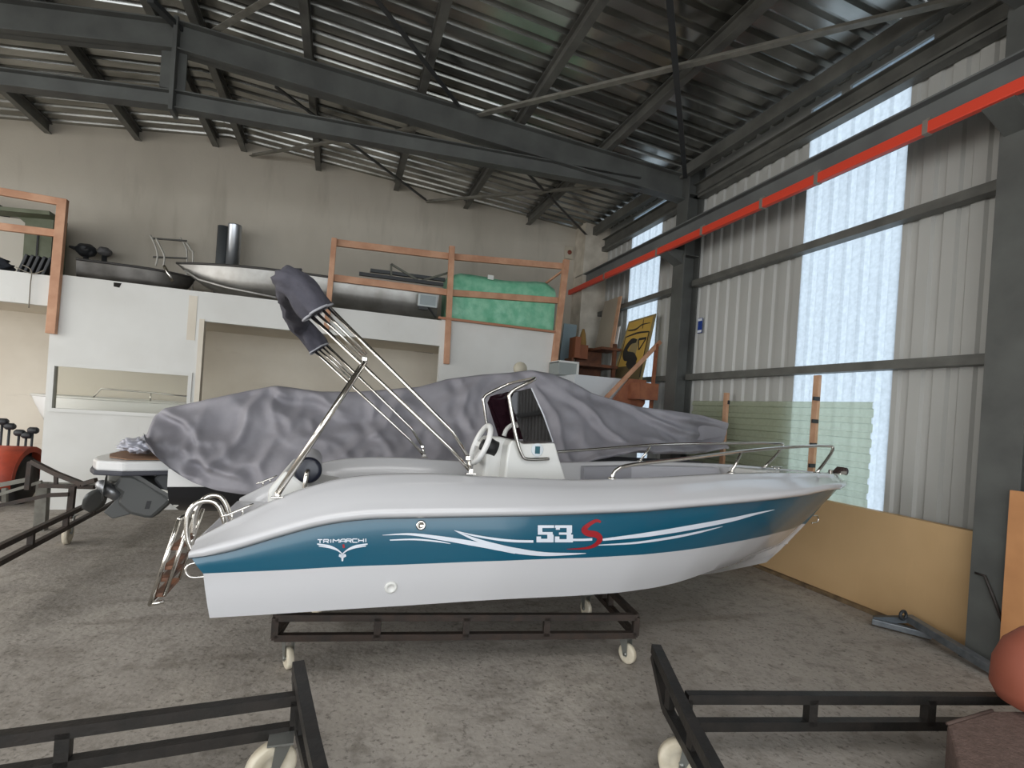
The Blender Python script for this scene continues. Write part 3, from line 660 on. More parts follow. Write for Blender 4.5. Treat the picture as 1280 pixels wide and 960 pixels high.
def wr_bag(pts,r,seed=0,n=22,flat=.7):
    rows=[];up=None;m=len(pts)
    for i,p in enumerate(pts):
        d=(pts[min(i+1,m-1)]-pts[max(i-1,0)]).normalized()
        x=d.cross(Vector((.5,0,.8))).normalized() if abs(d.dot(Vector((.53,0,.85))))<.98 else Vector((0,1,0));y=x.cross(d).normalized()
        ring=[]
        for k in range(n):
            a=2*math.pi*k/n;w=noise.noise(p*6+Vector((math.cos(a),math.sin(a),seed))*1.9)*.034+noise.noise(p*5+Vector((math.cos(a)*5,math.sin(a)*5,seed)))*.016
            ring.append(p+x*math.cos(a)*(r+w)+y*math.sin(a)*(r*flat+w))
        rows.append(ring)
    return rows
rows=wr_bag(pc,.07,3,flat=1.0)
b=MB();b.grid(rows,closed=True);b.add(rows[0],[tuple(range(len(rows[0])))]);b.add(rows[-1],[tuple(range(len(rows[0])))]);boot=b.build('storage_boot',grayfab,first,local=True)
for rr in (rows[0],rows[-1]):
    b=MB();b.tube(rr,.006,6,closed=True);b.build('boot_piping',P('boot_piping','a3a4aa',.6),boot,local=True)
# ================================================================= DOLLIES
def caster(parent,p,r=.065,yaw=0,ztop=.19,wheelw=.035):
    """p contact on floor; swivel caster up to ztop"""
    p=Vector((p[0],p[1],0));ax=Vector((math.cos(yaw),math.sin(yaw),0));fwd=Vector((-ax.y,ax.x,0));c=p+Vector((0,0,r))
    b=MB();b.lathe(c-ax*wheelw/2,ax,[(0,r*.55),(0,r*.9),(.004,r),(wheelw-.004,r),(wheelw,r*.9),(wheelw,r*.55),(wheelw-.006,r*.5),(wheelw-.006,.012)],26);w=None
    fk=MB();top=c+fwd*r*.35;top.z=ztop-.012
    for sg in (-1,1):
        o=ax*sg*(wheelw/2+.008);fk.prism([c+o+fwd*.014-Vector((0,0,.014)),c+o-fwd*.014-Vector((0,0,.014)),top+o-fwd*.035,top+o+fwd*.035],ax*.004*sg)
    fk.box(top,(.075,.075,.012));
    fk.lathe(c-ax*(wheelw/2+.014),ax,[(0,.012),(wheelw+.028,.012)],12);fk.box(top+Vector((0,0,.008)),(.1,.1,.008))
    f=fk.build('caster_fork',zinc,parent);b.build('caster_wheel',nylon,f);return f
def truss(parent,p0,p1,z0,z1,posts,s=.04,mat=frameM,name='side_frame'):
    b=MB();a=Vector((p0[0],p0[1],0));c=Vector((p1[0],p1[1],0))
    for z in (z0,z1): b.beam(a+Vector((0,0,z-s/2)),c+Vector((0,0,z-s/2)),s,s)
    for t in posts:
        q=a.lerp(c,t);b.beam(q+Vector((0,0,z0-s/2)),q+Vector((0,0,z1-s/2)),s,s,up=(c-a).normalized())
    return b.build(name,mat,parent)
# dolly under the boat
n0=Vector((-.27,3.31));n1=Vector((1.975,2.955));ux=(n1-n0).normalized();uy=Vector((-ux.y,ux.x));Wd=.86
t=thing('boat_dolly','rusty dark steel dolly on cream casters under the white and teal boat','dolly',((n0.x+n1.x)/2+uy.x*.4,(n0.y+n1.y)/2+uy.y*.4,0))
ps=[0,.26,.5,.73,1]
truss(t,n0,n1,.345,.225,ps);truss(t,n0+uy*Wd,n1+uy*Wd,.345,.225,ps)
for e in (n0,n1):
    truss(t,e,e+uy*Wd,.345,.225,[.18,.5,.82] if False else [.55,.72,.88],name='end_frame')
caster(t,(-.19,3.337),yaw=-1.2+1.57,ztop=.185);caster(t,(1.95,2.99),yaw=.35,ztop=.185)
q=n0+uy*(Wd-.04);caster(t,(q.x+.08,q.y),yaw=.5,ztop=.185);q=n1+uy*(Wd-.04);caster(t,(q.x-.07,q.y),yaw=.1,ztop=.185)
# front left dolly
def bigdolly(name,label,c0,cdir,L,crossn,crossf,posts,casterp,mat,zt=.36,zb=.23,side=1,wheelr=.1,kink=0,cw=.05):
    c0=Vector(c0);cdir=Vector(cdir).normalized();t=thing(name,label,'dolly',(c0.x,c0.y,0))
    truss(t,c0,c0+cdir*L,zt,zb,posts,s=.045,mat=mat)
    cr=Vector(crossn)-Vector(crossf);cr2=Vector(crossn)+cr.normalized()*1.0
    truss(t,cr2,cr2+cdir*L,zt,zb,posts,s=.045,mat=mat)
    # cross frame: upper chord dips to the middle, posts between
    for base in (Vector((0,0)),cdir*L):
        b=MB();fz=Vector((*(Vector(crossf)+base),0));nz=Vector((*(cr2+base),0));up=(0,0,1);h=.05
        z1,z2=zt+.06,zt+.02
        up_=[fz+Vector((0,0,z1)),fz.lerp(nz,.28)+Vector((0,0,zt-.02)),fz.lerp(nz,.5)+Vector((0,0,zt-.05)),fz.lerp(nz,.72)+Vector((0,0,zt-.02)),nz+Vector((0,0,z1))]
        for a,c in zip(up_,up_[1:]): b.beam(a,c,.05,.05)
        lo_=[fz+Vector((0,0,z1-.04)),fz.lerp(nz,.12)+Vector((0,0,zb-.0)),nz.lerp(fz,.12)+Vector((0,0,zb)),nz+Vector((0,0,z1-.04))]
        for a,c in zip(lo_,lo_[1:]): b.beam(a,c,.045,.04)
        for k in (.14,.3,.45,.6,.75,.88): 
            q=fz.lerp(nz,k);b.beam(q+Vector((0,0,zb)),q+Vector((0,0,zt-.02)),.035,.035,up=(1,0,0))
        b.build('end_frame',mat,t)
    for cp in casterp: caster(t,cp[:2],r=wheelr,yaw=cp[2],ztop=zb-.02,wheelw=cw)
    return t
bigdolly('boat_dolly','black steel dolly in the bottom left foreground, cut off by the frame',(-.09,2.38),(-1,-.06),2.3,(.03,1.85),(-.10,2.5),[0,.35,.7,1],[(-.17,2.31,-1.15),(-.1,1.5,-1.2),(-2.2,2.2,.1),(-2.2,1.4,.1)],blackst)
bigdolly('boat_dolly','black steel dolly at the bottom right with one large cream wheel',(1.66,2.02),(1,-.215),2.3,(1.44,1.52),(1.70,2.34),[0,.28,.56,1],[(1.585,1.94,-2.05),(1.4,1.15,-1.8),(3.75,1.45,.1)],blackst)
# dolly behind, below the sterndrive (long bars run left-right, high V frame)
t=thing('boat_dolly','dark steel dolly with raised V shaped end frames behind the boarding ladder','dolly',(-2.45,6.2,0))
C0=Z_(0,680,.42);C1=Z_(128,620,.42);dd=(C1-C0).normalized();C2=C0+dd*3.6;C0=C0-dd*.6
truss(t,C0.xy,C2.xy,.42,.30,[.1,.25,.4,.55,.7,.9],mat=frameM)
caster(t,(-2.50,6.30),r=.11,yaw=.1,ztop=.28,wheelw=.045)
b=MB();pk=Z_(86,640,.42);
vtop=[Y_(0,582,6.6),Y_(40,577,6.6),Y_(70,592,6.5),Y_(103,605,6.4),Y_(120,600,6.35)]
for a,c in zip(vtop[1:],vtop[2:]): b.beam(a,c,.045,.045)
b.beam(Y_(38,577,6.6),Y_(34,612,6.6),.04,.04);b.beam(Y_(50,607,6.5),Y_(118,609,6.4),.04,.04);b.beam(Y_(70,592,6.5),Y_(70,607,6.5),.03,.03);b.beam(Y_(91,608,6.3),Y_(87,648,6.3),.05,.05);b.build('end_frame',frameM,t)
b=MB();b.beam(Y_(-10,634,6.1),Y_(60,619,6.1),.04,.035);b.beam(Y_(60,619,6.1),Y_(86,618,6.1),.04,.035);b.build('cross_bar',frameM,t)
t=thing('boat_dolly','grey steel dolly at the left edge in front of the red trailer wheel','dolly',(-3.4,6.8,0))
b=MB();b.beam(Y_(-30,612,6.8),Y_(37,599,6.8),.05,.045);b.beam(Y_(-30,627,6.7),Y_(52,602,6.7),.04,.03);b.beam(Y_(6,610,6.8),Y_(6,630,6.8),.04,.04);b.build('side_frame',greyst,t)
b=MB();b.bb((-3.03,6.85,0),(-2.93,6.93,.52));b.build('leg',greyst,t)
b=MB();b.bb((-3.0,6.87,.47),(-1.9,6.91,.52));b.build('cross_bar',greyst,t)
# ================================================================= COVERED BOAT
t=thing('covered_boat','large motorboat under a grey fabric cover behind the white and teal boat','boat',(1.5,5.6,0))
def AX(x): return 5.95-(x+1.3)*.115
# hull: stations
st=[]
XS=[-1.35+i*(4.35+1.35)/30 for i in range(31)]
def halfb(x):
    s=(x+1.35)/5.7;return .91*(1-max(0,(s-.5)/.5)**2.3)+.02
def hzs(x): s=(x+1.35)/5.7;return .95+.22*s
rows=[]
for x in XS:
    hb=halfb(x)*.92;s=(x+1.35)/5.7;zb=.42+.35*max(0,(s-.55)/.45)**2;g=hzs(x);y=AX(x)
    half=[(hb,g),(hb*.99,g-.16),(hb*.985,g-.17),(hb*.9,zb+.22),(hb*.5,zb+.08),(0,zb)]
    rows.append([(x,y-a,z) for a,z in half]+[(x,y+a,z) for a,z in half[::-1][1:]])
b=MB();nn=len(rows[0]);b.grid(rows,mi=lambda i,j:0 if (j<1 or j>nn-3) and i<14 else 1);b.add(rows[0],[tuple(range(nn))],mi=1);b.add(rows[-1],[tuple(range(nn))],mi=1)
b.build('hull',[whitegrey,P('black_hull','1e1f23',.35,coat=.3)],t)
# tarp
sil=[(186,545),(191,520),(203,510),(216,507),(335,482),(345,481),(400,489),(445,489),(500,485),(525,483),(560,473),(600,468),(640,465),(665,462),(690,466),(715,476),(740,490),(770,500),(800,508),(840,513),(880,519),(912,529)]
bot=[(186,552),(195,572),(215,588),(240,603),(270,613),(300,618),(345,620),(450,610),(560,610),(650,603),(700,592),(740,576),(790,566),(850,568),(880,566),(905,561)]
def ridgex(px): # at mid axis
    return float(np.interp(px,[a for a,_ in sil],[q for _,q in sil]))
def ray_axis(px,py,off):
    d=ray(px,py);# y = AX(x)-off*halfb ; solve by iteration
    y=5.5
    for _ in range(20):
        q=at(px,py,1,y);y=.5*y+.5*(AX(q.x)-off*max(halfb(min(max(q.x,-1.35),4.35)),.03))
    return at(px,py,1,y)
cols=[];NP=170
for i in range(NP):
    px=187+(911-187)*i/(NP-1);py=ridgex(px);pb=float(np.interp(px,[a for a,_ in bot],[q for _,q in bot]))
    # ridge is offset: near shoulder of boat
    top=ray_axis(px,py,float(np.interp(px,[190,330,600],[.45,.42,.2])));low=ray_axis(px,pb,1.10)
    x=top.x;col=[]
    far_=Vector((top.x,2*AX(top.x)-low.y,low.z+.15));
    fs=Vector((top.x,2*AX(top.x)-top.y,top.z-.02))
    M_=34
    for k in range(6): col.append(far_.lerp(fs,(k/6)))
    for k in range(4): col.append(fs.lerp(top,k/4))
    gz=hzs(min(max(low.x,-1.35),4.35))+.04
    nl=low.copy()
    sh=Vector((low.x*.6+top.x*.4,low.y+.10,max(gz,low.z+.02)+.06)) 
    for k in range(M_):
        f=k/(M_-1)
        # two segment drape: top -> gunwale shoulder -> hem
        if f<.6:
            g=f/.6;p=top.lerp(sh,g);p.z-=.06*math.sin(math.pi*g)
        else:
            g=(f-.6)/.4;p=sh.lerp(nl,g);p.y-=.05*math.sin(math.pi*g)
        col.append(p)
    cols.append(col)
folds=[((215,508),(300,600),.05),((225,512),(260,590),.04),((335,484),(260,600),.05),((350,490),(330,600),.03),((520,484),(400,600),.045),((600,470),(470,590),.04),((640,468),(560,600),.04),((668,464),(720,590),.06),((670,464),(800,560),.07),((672,466),(880,545),.05),((690,468),(900,535),.04),((665,464),(650,590),.03),((575,472),(600,560),.04),((345,484),(450,520),.04),((345,484),(420,500),.03)]
def proj(p):
    X=p.x*_ct-p.y*_st;Y=p.x*_st+p.y*_ct;a=X/Y*F;b_=-(p.z-H)/Y*F;return CX+a*_c-b_*_s,CY+a*_s+b_*_c
random.seed(11)
for _ in range(34):
    fx=random.uniform(200,860);sy=ridgex(fx);ln=random.uniform(40,110);a_=random.uniform(-1.1,1.1);oy=random.uniform(5,60);folds.append(((fx,sy+oy),(fx+ln*math.sin(a_),min(sy+oy+ln*math.cos(a_),606)),random.uniform(.012,.026)))
F3=[]
for (a,c,am) in folds:
    F3.append((ray_axis(*a,.3),ray_axis(*c,1.0),am))
def foldsum(p):
    s=0
    for a,c,am in F3:
        A2=Vector((a.x,a.z));B2=Vector((c.x,c.z));q=Vector((p.x,p.z));d=B2-A2;L2=d.length;d/=L2;w=(q-A2);tt=w.dot(d)/L2
        if -.15<tt<1.15:
            dist=w.x*d.y-w.y*d.x+.04*math.sin(tt*9+a.x*5);fade=min(1,max(0,(tt+.15)/.2))*min(1,max(0,(1.15-tt)/.4))
            s+=am*fade*(math.exp(-(dist/.036)**2)-.7*math.exp(-((dist-.075)/.05)**2))
    return s
for i,col in enumerate(cols):
    for k,p in enumerate(col):
        w=-abs(noise.noise(Vector((p.x*2.2+p.z*2.0,p.y*1.5,p.z*2.6-p.x*1.2))))*.10+.02-abs(noise.noise(Vector((p.x*5-p.z*4,p.y*2+7,p.z*5))))*.035+noise.noise(Vector((p.x*1.6+p.z*1.5,p.y*1.2,p.z*3.0)))*.045+noise.noise(Vector((p.x*4+p.z*5,p.y*3,p.z*4-p.x*3)))*.022+noise.noise(Vector((p.x*10,p.y*9,p.z*10)))*.006
        e=1 if 10<k<len(col)-1 else .3
        if k>=9: p.y-=(w*1.1+foldsum(p)*1.5)*e*.85; p.z+=w*.3*e*(0 if k==10 else 1)
for side in (0,-1): pass
b=MB();b.grid(cols);cover=b.build('fabric_cover',tarpM,t,recalc=False,sub=1)
# cabin bulge under the cover is implied; swim platform etc
pl=[Y_(127,570,5.55),Y_(130,562,5.75),Y_(146,555,6.1)]
b=MB();px0=Y_(126,570,5.6);b.prism([(-1.98,5.35,.90),(-2.02,5.5,.90),(-2.05,6.35,.90),(-1.9,6.55,.90),(-1.3,6.6,.90),(-1.3,5.30,.90),(-1.7,5.16,.90),(-1.9,5.20,.90)],(0,0,.09));sp_=b.build('swim_platform',whitegrey,t,bevel=.02)
b=MB();b.prism([(-1.88,5.4,.995),(-1.95,5.6,.995),(-1.95,6.3,.995),(-1.8,6.45,.995),(-1.3,6.5,.995),(-1.3,5.36,.995),(-1.7,5.25,.995)],(0,0,.008));b.build('teak_panel',teak,sp_)
b=MB();b.prism([(-1.99,5.33,.868),(-2.04,5.5,.868),(-2.07,6.35,.868),(-1.9,6.58,.868),(-1.3,6.62,.868),(-1.3,5.28,.868),(-1.7,5.14,.868),(-1.91,5.18,.868)],(0,0,.04));b.build('rubber_edge',P('rubber_edge','3b3c44',.5),sp_,bevel=.01)
b=MB();b.bb((-1.93,5.5,.76),(-1.3,6.4,.865));b.build('platform_support',P('support_grey','8a8983',.5),t,bevel=.02)
# outdrive
YD=5.45
def d8(x,y,Y=YD): return Y_(x/4,440+y/4,Y)
sd=thing('x','x','x',(0,0,0)) if False else None
def plate(poly,th,Y=YD): 
    return [d8(x,y,Y-th/2) for x,y in poly],Vector((0,th,0))
b=MB();pp,o=plate([(600,612),(660,612),(740,650),(860,740),(835,768),(760,835),(720,832),(640,812),(580,760),(600,705),(560,680)],.15);b.prism(pp,o);sdv=b.build('sterndrive_leg',drive,t,bevel=.03)
b=MB();pp,o=plate([(515,802),(600,715),(660,735),(650,812),(560,835)],.035);b.prism(pp,o);b.build('skeg',drive,sdv,bevel=.008)
b=MB();pp,o=plate([(650,615),(690,612),(880,735),(868,748)],.34);b.prism(pp,o);b.build('cavitation_plate',drive,sdv,bevel=.006)
b=MB();pp,o=plate([(735,745),(758,745),(745,785),(722,785)],.155);b.prism(pp,o);b.build('water_intake',black,sdv)
b=MB();pp,o=plate([(800,590),(890,600),(890,700),(905,760),(860,760),(800,690),(760,640)],.3);b.prism(pp,o);b.build('transom_bracket',darkplastic,sdv,bevel=.03)
b=MB();a=d8(800,688,5.3);c=d8(935,722,5.3);b.beam(a,c,.03,.02);b.beam(d8(850,730,5.3),d8(890,770,5.3),.05,.03);b.build('trim_tab',P('trim_alloy','b5b3ab',.4,.5),t)
b=MB();h0=d8(485,650,5.5);h1=d8(600,725,5.5);dv=(h1-h0);L_=dv.length;b.lathe(h0,dv,[(0,.02),(.02,.04),(.05,.052),(L_*.6,.06),(L_,.05)],20);b.build('propeller_hub',drivel,sdv)
pa=dv.normalized()
for k in range(4):
    an=k*math.pi/2+.3;x=pa.cross(Vector((0,1,0))).normalized();y=x.cross(pa);rd=x*math.cos(an)+y*math.sin(an);tn=pa.cross(rd)
    c=h0+pa*.09
    rows=[]
    for j in range(7):
        f=j/6;w=.10*math.sin(math.pi*(.15+.75*f))+.02;r=.04+.19*f
        rows.append([c+rd*r+(tn*.8+pa*.55)*w*q+pa*.02*f for q in (-1,-.5,0,.5,1)])
    b=MB();b.grid(rows);b.build('propeller_blade',P('blade_grey','6d6e6c',.35,.6),sdv,solid=.006)
b=MB();b.tube([Y_(268,620,5.5),Y_(268,640,5.5)],.05,10);b.bb((-1.1,5.0,.0),(-.8,6.6,.36)) if False else None
# supports under covered boat
b=MB();b.bb((-.75,5.4,.0),(-.6,5.55,.40));b.bb((-.75,6.2,.0),(-.6,6.35,.40));b.bb((-.75,5.4,.28),(-.6,6.35,.4));tag(b.build('boat_trestle',P('trestle_dark','2e2a29',.7)),'dark trestle under the stern of the covered boat','trestle')
b=MB();b.bb((2.2,5.1,.0),(2.35,5.25,.4));b.bb((2.2,5.85,.0),(2.35,6.0,.4));b.bb((2.2,5.1,.28),(2.35,6.0,.4));tag(b.build('boat_trestle',P('trestle_dark','2e2a29',.7)),'dark trestle under the bow half of the covered boat','trestle')
# crumpled silver cloth on platform
def blob(name,mat,c,rad,seed,amp=.25,fr=6,label=None,cat=None,parent=None,n=28):
    b=MB();rows=[]
    for i in range(n+1):
        th=math.pi*i/n;r=[]
        for j in range(n*2):
            ph=math.pi*j/n;d=Vector((math.sin(th)*math.cos(ph),math.sin(th)*math.sin(ph),math.cos(th)))
            k=1+amp*abs(noise.noise(d*fr*.4+Vector((seed,0,0))))*2-amp*.4+amp*.3*noise.noise(d*fr+Vector((0,seed,0)))
            r.append(Vector(c)+Vector((d.x*rad[0],d.y*rad[1],d.z*rad[2]))*k)
        rows.append(r)
    b.grid(rows,closed=True);o=b.build(name,mat,parent,merge=True)
    if label: tag(o,label,cat)
    return o
cc=Y_(175,545,5.6);blob('folded_cover',silver,(cc.x+.03,5.6,1.09),(.17,.2,.07),2,.35,7,'crumpled silver fabric lying on the teak platform of the covered boat','cloth')
# round buoy peeking above the cover
b=MB();c=Y_(649,461,6.0);b.lathe(c,(0.1,-1,0),[(0,.0),(0,.08),(.03,.085),(.06,.08)],24);b.tube([c,c-Vector((0,0,.3))],.02,8);tag(b.build('round_buoy',P('buoy_beige','b9b29f',.5)),'small round beige buoy peeking above the grey cover','lamp')
# ================================================================= LEFT: RED TRAILER
t=thing('boat_trailer','red boat trailer with rollers behind the dollies at the left edge','trailer',(-3.9,8.45,0))
YT=8.35;wc=Y_(22,599,YT);R_=wc.z
b=MB();b.lathe(wc-Vector((.1,0,0)),(1,0,0),[(0,R_*.6),(0,R_*.92),(.03,R_),(.17,R_),(.2,R_*.92),(.2,R_*.6)],32);ty=b.build('tyre',black,t)
b=MB();b.lathe(wc+Vector((.03,0,0)),(1,0,0),[(0,R_*.62),(.05,R_*.6),(.02,R_*.5),(.03,R_*.2),(.05,R_*.15),(.05,0)],28);b.build('rim',P('rim_dark','3f3d38',.5,.4),ty)
fw=[];RF=R_+.11
for k in range(15):
    a=math.radians(-8+k*196/14);fw.append([(wc.x-.22,YT-RF*math.cos(a),wc.z+RF*math.sin(a)),(wc.x+.13,YT-RF*math.cos(a),wc.z+RF*math.sin(a))])
b=MB();b.grid(fw);b.add([(wc.x+.13,YT-RF*math.cos(math.radians(a)),wc.z+RF*math.sin(math.radians(a))) for a in range(0,181,12)]+[(wc.x+.13,YT-(RF-.07)*math.cos(math.radians(a)),wc.z+(RF-.07)*math.sin(math.radians(a))) for a in range(180,-1,-12)],[tuple(range(32))])
b.add([(wc.x-.22,YT-RF*math.cos(math.radians(a)),wc.z+RF*math.sin(math.radians(a))) for a in range(0,181,12)],[tuple(range(16))]);b.build('fender',orange,t,solid=.012)
b=MB();b.bb((wc.x-.35,7.2,wc.z+.02),(wc.x-.27,9.4,wc.z+.14));b.bb((-5.6,YT-.05,wc.z+.02),(wc.x-.27,YT+.05,wc.z+.12));b.build('frame',orange,t)
b=MB();b.tube([wc,wc-Vector((1.2,0,0))],.03,8);b.build('axle',black,t)
for x,y in ((3,527),(12,533),(24,541),(33,544),(41,538)):
    p=Y_(x,y,YT+.2);b=MB();b.lathe(p+Vector((-.05,0,0)),(1,0,0),[(0,.03),(.02,.045),(.09,.045),(.11,.03)],14);b.tube([p,Vector((p.x-.01,YT+.2,wc.z+.1))],.015,8);b.build('keel_roller',darkplastic,t)
# ================================================================= BOAT IN THE STORE
def simple_boat(name,label,x0,x1,y,zk,zg,hb,mat,bow=-1,rake=.5,group=None,matin=None,loc=None,bowz=.0,thick=.02):
    """open hull, bow towards bow*X"""
    t=thing(name,label,'boat',((x0+x1)/2,y,zk));n=30;out=[];inn=[]
    for i in range(n+1):
        s=i/n;  # 0 stern, 1 bow
        w=hb*(1-max(0,(s-.45)/.55)**2.4);zb=zk+(zg+bowz-zk)*max(0,(s-.72)/.28)**2.2*.98;g=zg+bowz*s**2
        L=abs(x1-x0);xs=(x0 if bow>0 else x1);x=xs+bow*L*s
        half=[(w,g),(w*.96,g-(g-zb)*.45),(w*.82,zb+(g-zb)*.18),(w*.3,zb+.01),(0,zb)]
        out.append([(x,y-a,z) for a,z in half]+[(x,y+a,z) for a,z in half[::-1][1:]])
        wi=max(w-thick,0);hi=[(wi,g-.005),(wi*.93,max(zb+.03,g-.35)),(0,max(zb+.03,g-.35))];inn.append([(x,y-a,z) for a,z in hi]+[(x,y+a,z) for a,z in hi[::-1][1:]])
    b=MB();b.grid(out);m=len(out[0]);b.add(out[0],[tuple(range(m))]);b.build('hull',mat,t)
    b=MB();b.grid(inn);b.build('liner',matin or mat,t)
    for sg in (0,-1):
        b=MB();b.tube([Vector(r[sg]) for r in out],.018,8);b.build('gunwale',P('gunwale_'+name,'3a3836',.5) if matin is None else matin,t)
    return t
tb=simple_boat('stored_boat','pale open boat stored under the mezzanine, seen through the long window',-4.15,-1.95,9.1,.80,1.41,.40,whitegrey,-1,matin=gelin)
b=MB();zr=1.55;b.tube([(-3.3,8.76,1.41),(-3.2,8.76,1.56),(-2.6,8.76,1.55),(-2.0,8.76,1.52)],.012,8);b.tube([(-2.6,8.76,1.40),(-2.6,8.76,1.55)],.01,8);b.build('hand_rail',chrome,tb)
b=MB();b.bb((-3.3,8.9,0),(-3.2,9.3,.795));b.bb((-2.3,8.9,0),(-2.2,9.3,.795));b.bb((-3.3,9.05,.3),(-2.2,9.11,.36));tag(b.build('boat_stand',greyst),'grey stand carrying the pale boat under the mezzanine','stand')
# ================================================================= ON THE MEZZANINE
ZM=2.93
ab=Y_(217,323,8.45);ae=Y_(640,372,8.45)
alb=simple_boat('aluminium_boat','bare aluminium boat with pointed bow lying on the mezzanine behind the rail',ab.x,1.38,8.6,2.99,3.42,.55,alu,-1,bowz=.02,thick=.03)
b=MB();b.tube([Vector((ab.x+.12,8.55,3.34)),Vector((ab.x+.35,8.36,3.2)),Vector((ab.x+.75,8.15,3.1)),Vector((ab.x+1.4,8.06,3.03))],.014,8);b.build('spray_rail',P('spray_rail','c2c0bb',.4,.4),alb)
b=MB();b.tube([Y_(205,332,8.3),Y_(216,352,8.3)],.02,8);b.build('bow_handle',chrome,alb)
dkb=simple_boat('dark_boat','low dark grey boat on the mezzanine left of the aluminium boat',-3.5,-2.15,8.85,2.95,3.30,.32,alud,1,thick=.03)
for (x,y,r,lab) in ((108,313,.13,'black outboard motor cowl standing behind the left guard rail'),(131,315,.09,'grey wrapped outboard motor cowl beside the black one')):
    c=Y_(x,y,9.4);t=thing('outboard_motor',lab,'outboard motor',(c.x,9.4,2.95))
    m=darkplastic if r>.12 else P('grey_wrap','5d5c5c',.7,bump=.5,bs=12)
    blob('cowl',m,c,(r,.12,r*.75),3+x,.12,3,parent=t);b=MB();b.tube([c-Vector((0,0,.05)),Vector((c.x,9.4,2.95))],.035,10);b.build('midsection',darkplastic,t)
    if r>.12: b=MB();b.box(c+Vector((-.06,0,.01)),(.26,.16,.03));b.build('cowl_lip',black,t,bevel=.01)
# bent pale steel frame
t=thing('tubular_rack','pale curved tubular rack standing on the mezzanine left of the aluminium bow','rack',(Y_(205,332,9.4).x,9.4,2.95))
def f4(x,y,Y): return Y_(x/4,220+y/4,Y)
for Yq,dx in ((8.85,0),(9.1,0)):
    pass
for pts in ([(752,296),(775,345),(788,395),(778,450)],[(778,310),(805,360),(822,405),(815,455)]):
    bt_=MB();bt_.tube(crv([f4(x,y,9.35) for x,y in pts],5),.014,8);bt_.build('side_tube',P('pale_tube','bdbab2',.4,.3),t)
for pts in ([(900,308),(925,350),(935,405)],[(930,330),(955,370),(965,405)]):
    bt_=MB();bt_.tube(crv([f4(x,y,9.5) for x,y in pts]+[Vector((f4(pts[-1][0],pts[-1][1],9.5).x+.03,9.5,2.95))],5),.014,8);bt_.build('side_tube',MATS['pale_tube'],t)
for y0,y1 in ((312,325),(405,412)):
    bt_=MB();bt_.beam(f4(765,y0,9.35),f4(935,y1,9.5),.05,.02);bt_.build('cross_bar',P('cross_grey','5b5a55',.5),t)
# ducts
c=Y_(291,325,9.3);b=MB();b.lathe((c.x,9.3,2.95),(0,0,1),[(0,.10),(Y_(291,281,9.3).z-2.97,.10),(Y_(291,281,9.3).z-2.96,.105),(Y_(291,281,9.3).z-2.95,.10)],24);tag(b.build('round_duct',P('bright_galvanised','b9bec4',.28,.9)),'bright galvanised pipe standing upright behind the aluminium boat','pipe')
c=Y_(276,325,9.35);b=MB();b.lathe((c.x-.0,9.4,2.95),(0,0,1),[(0,.085),(Y_(277,283,9.4).z-2.95,.085),(Y_(277,283,9.4).z-2.95,.07)],24);tag(b.build('round_duct',P('dark_roll','4a4d4f',.6)),'dark grey roll standing left of the bright galvanised pipe','roll')
# bent ladder sticks & profile bars behind rail
t=thing('steel_profile','stack of dark channel bars lying behind the middle rail','metal bars',(.6,8.2,3.42))
b=MB();b.beam(Y_(449,342,8.12),Y_(554,356,8.12),.05,.05);b.build('lower_bar',darkplastic,t)
b=MB();b.beam(Y_(463,338,8.25),Y_(556,350,8.25),.06,.05);b.build('upper_bar',P('bar_dark','35383a',.5),t)
b=MB();b.beam(Y_(489,330,8.2),Y_(522,350,8.2),.03,.03);b.beam(Y_(489,330,8.2),Y_(489,346,8.2),.03,.03);b.beam(Y_(527,351,8.2),Y_(560,341,8.2),.03,.03);tag(b.build('bent_bracket',P('bracket_olive','5a5b50',.5)),'bent dark angle bracket resting on the channel bars','bracket')
# floodlight
t=thing('floodlight','square grey floodlight on the mezzanine edge left of the green bundle','floodlight',Y_(536,395,7.93))
b=MB();c=Y_(534.5,376,7.93);b.box(c,(.30,.07,.20));b.build('housing',P('flood_frame','aab0b0',.4,.3),t,bevel=.01)
b=MB();b.box(c+Vector((0,-.038,0)),(.24,.006,.15));b.build('lens',P('flood_glass','8a9496',.25,bump=.3,bs=50),t)
b=MB();b.beam(c-Vector((-.02,0,.1)),Y_(545,397,7.98),.02,.02);b.box(c-Vector((0.06,0,.12)),(.14,.05,.05));b.build('stand',darkplastic,t)
# green bundle
b=MB();A_=Y_(560,385,8.15)
g0,g1=Y_(561,342,8.1),Y_(690,412,8.1)
rows=[]
for i in range(30):
    f=i/29;x=g0.x+(g1.x-g0.x)*f;zt_=Y_(float(np.interp(f,[0,1],[565,690])),float(np.interp(f,[0,.1,.5,.9,1],[346,342,350,352,362])),8.1).z;zb_=2.97+.02*f;r=[]
    for k in range(20):
        a=2*math.pi*k/20;cy=8.3+.26*max(-1,min(1,1.35*math.cos(a)));cz=(zt_+zb_)/2+(zt_-zb_)/2*max(-1,min(1,1.35*math.sin(a)))
        w=noise.noise(Vector((x*5,cy*6,cz*6)))*.025;r.append((x,cy+w,max(cz+w,2.965)))
    rows.append(r)
b.grid(rows,closed=True);b.add(rows[0],[tuple(range(20))]);b.add(rows[-1],[tuple(range(20))]);gb=tag(b.build('wrapped_bundle',greenpack),'long bundle in green plastic wrap on the mezzanine behind the rail','bundle')
b=MB();b.box(Y_(613,347,8.04)+Vector((0,-.02,0)),(.1,.004,.07));tag(b.build('paper_label',P('paper_white','d8dcd6',.6),gb)) 
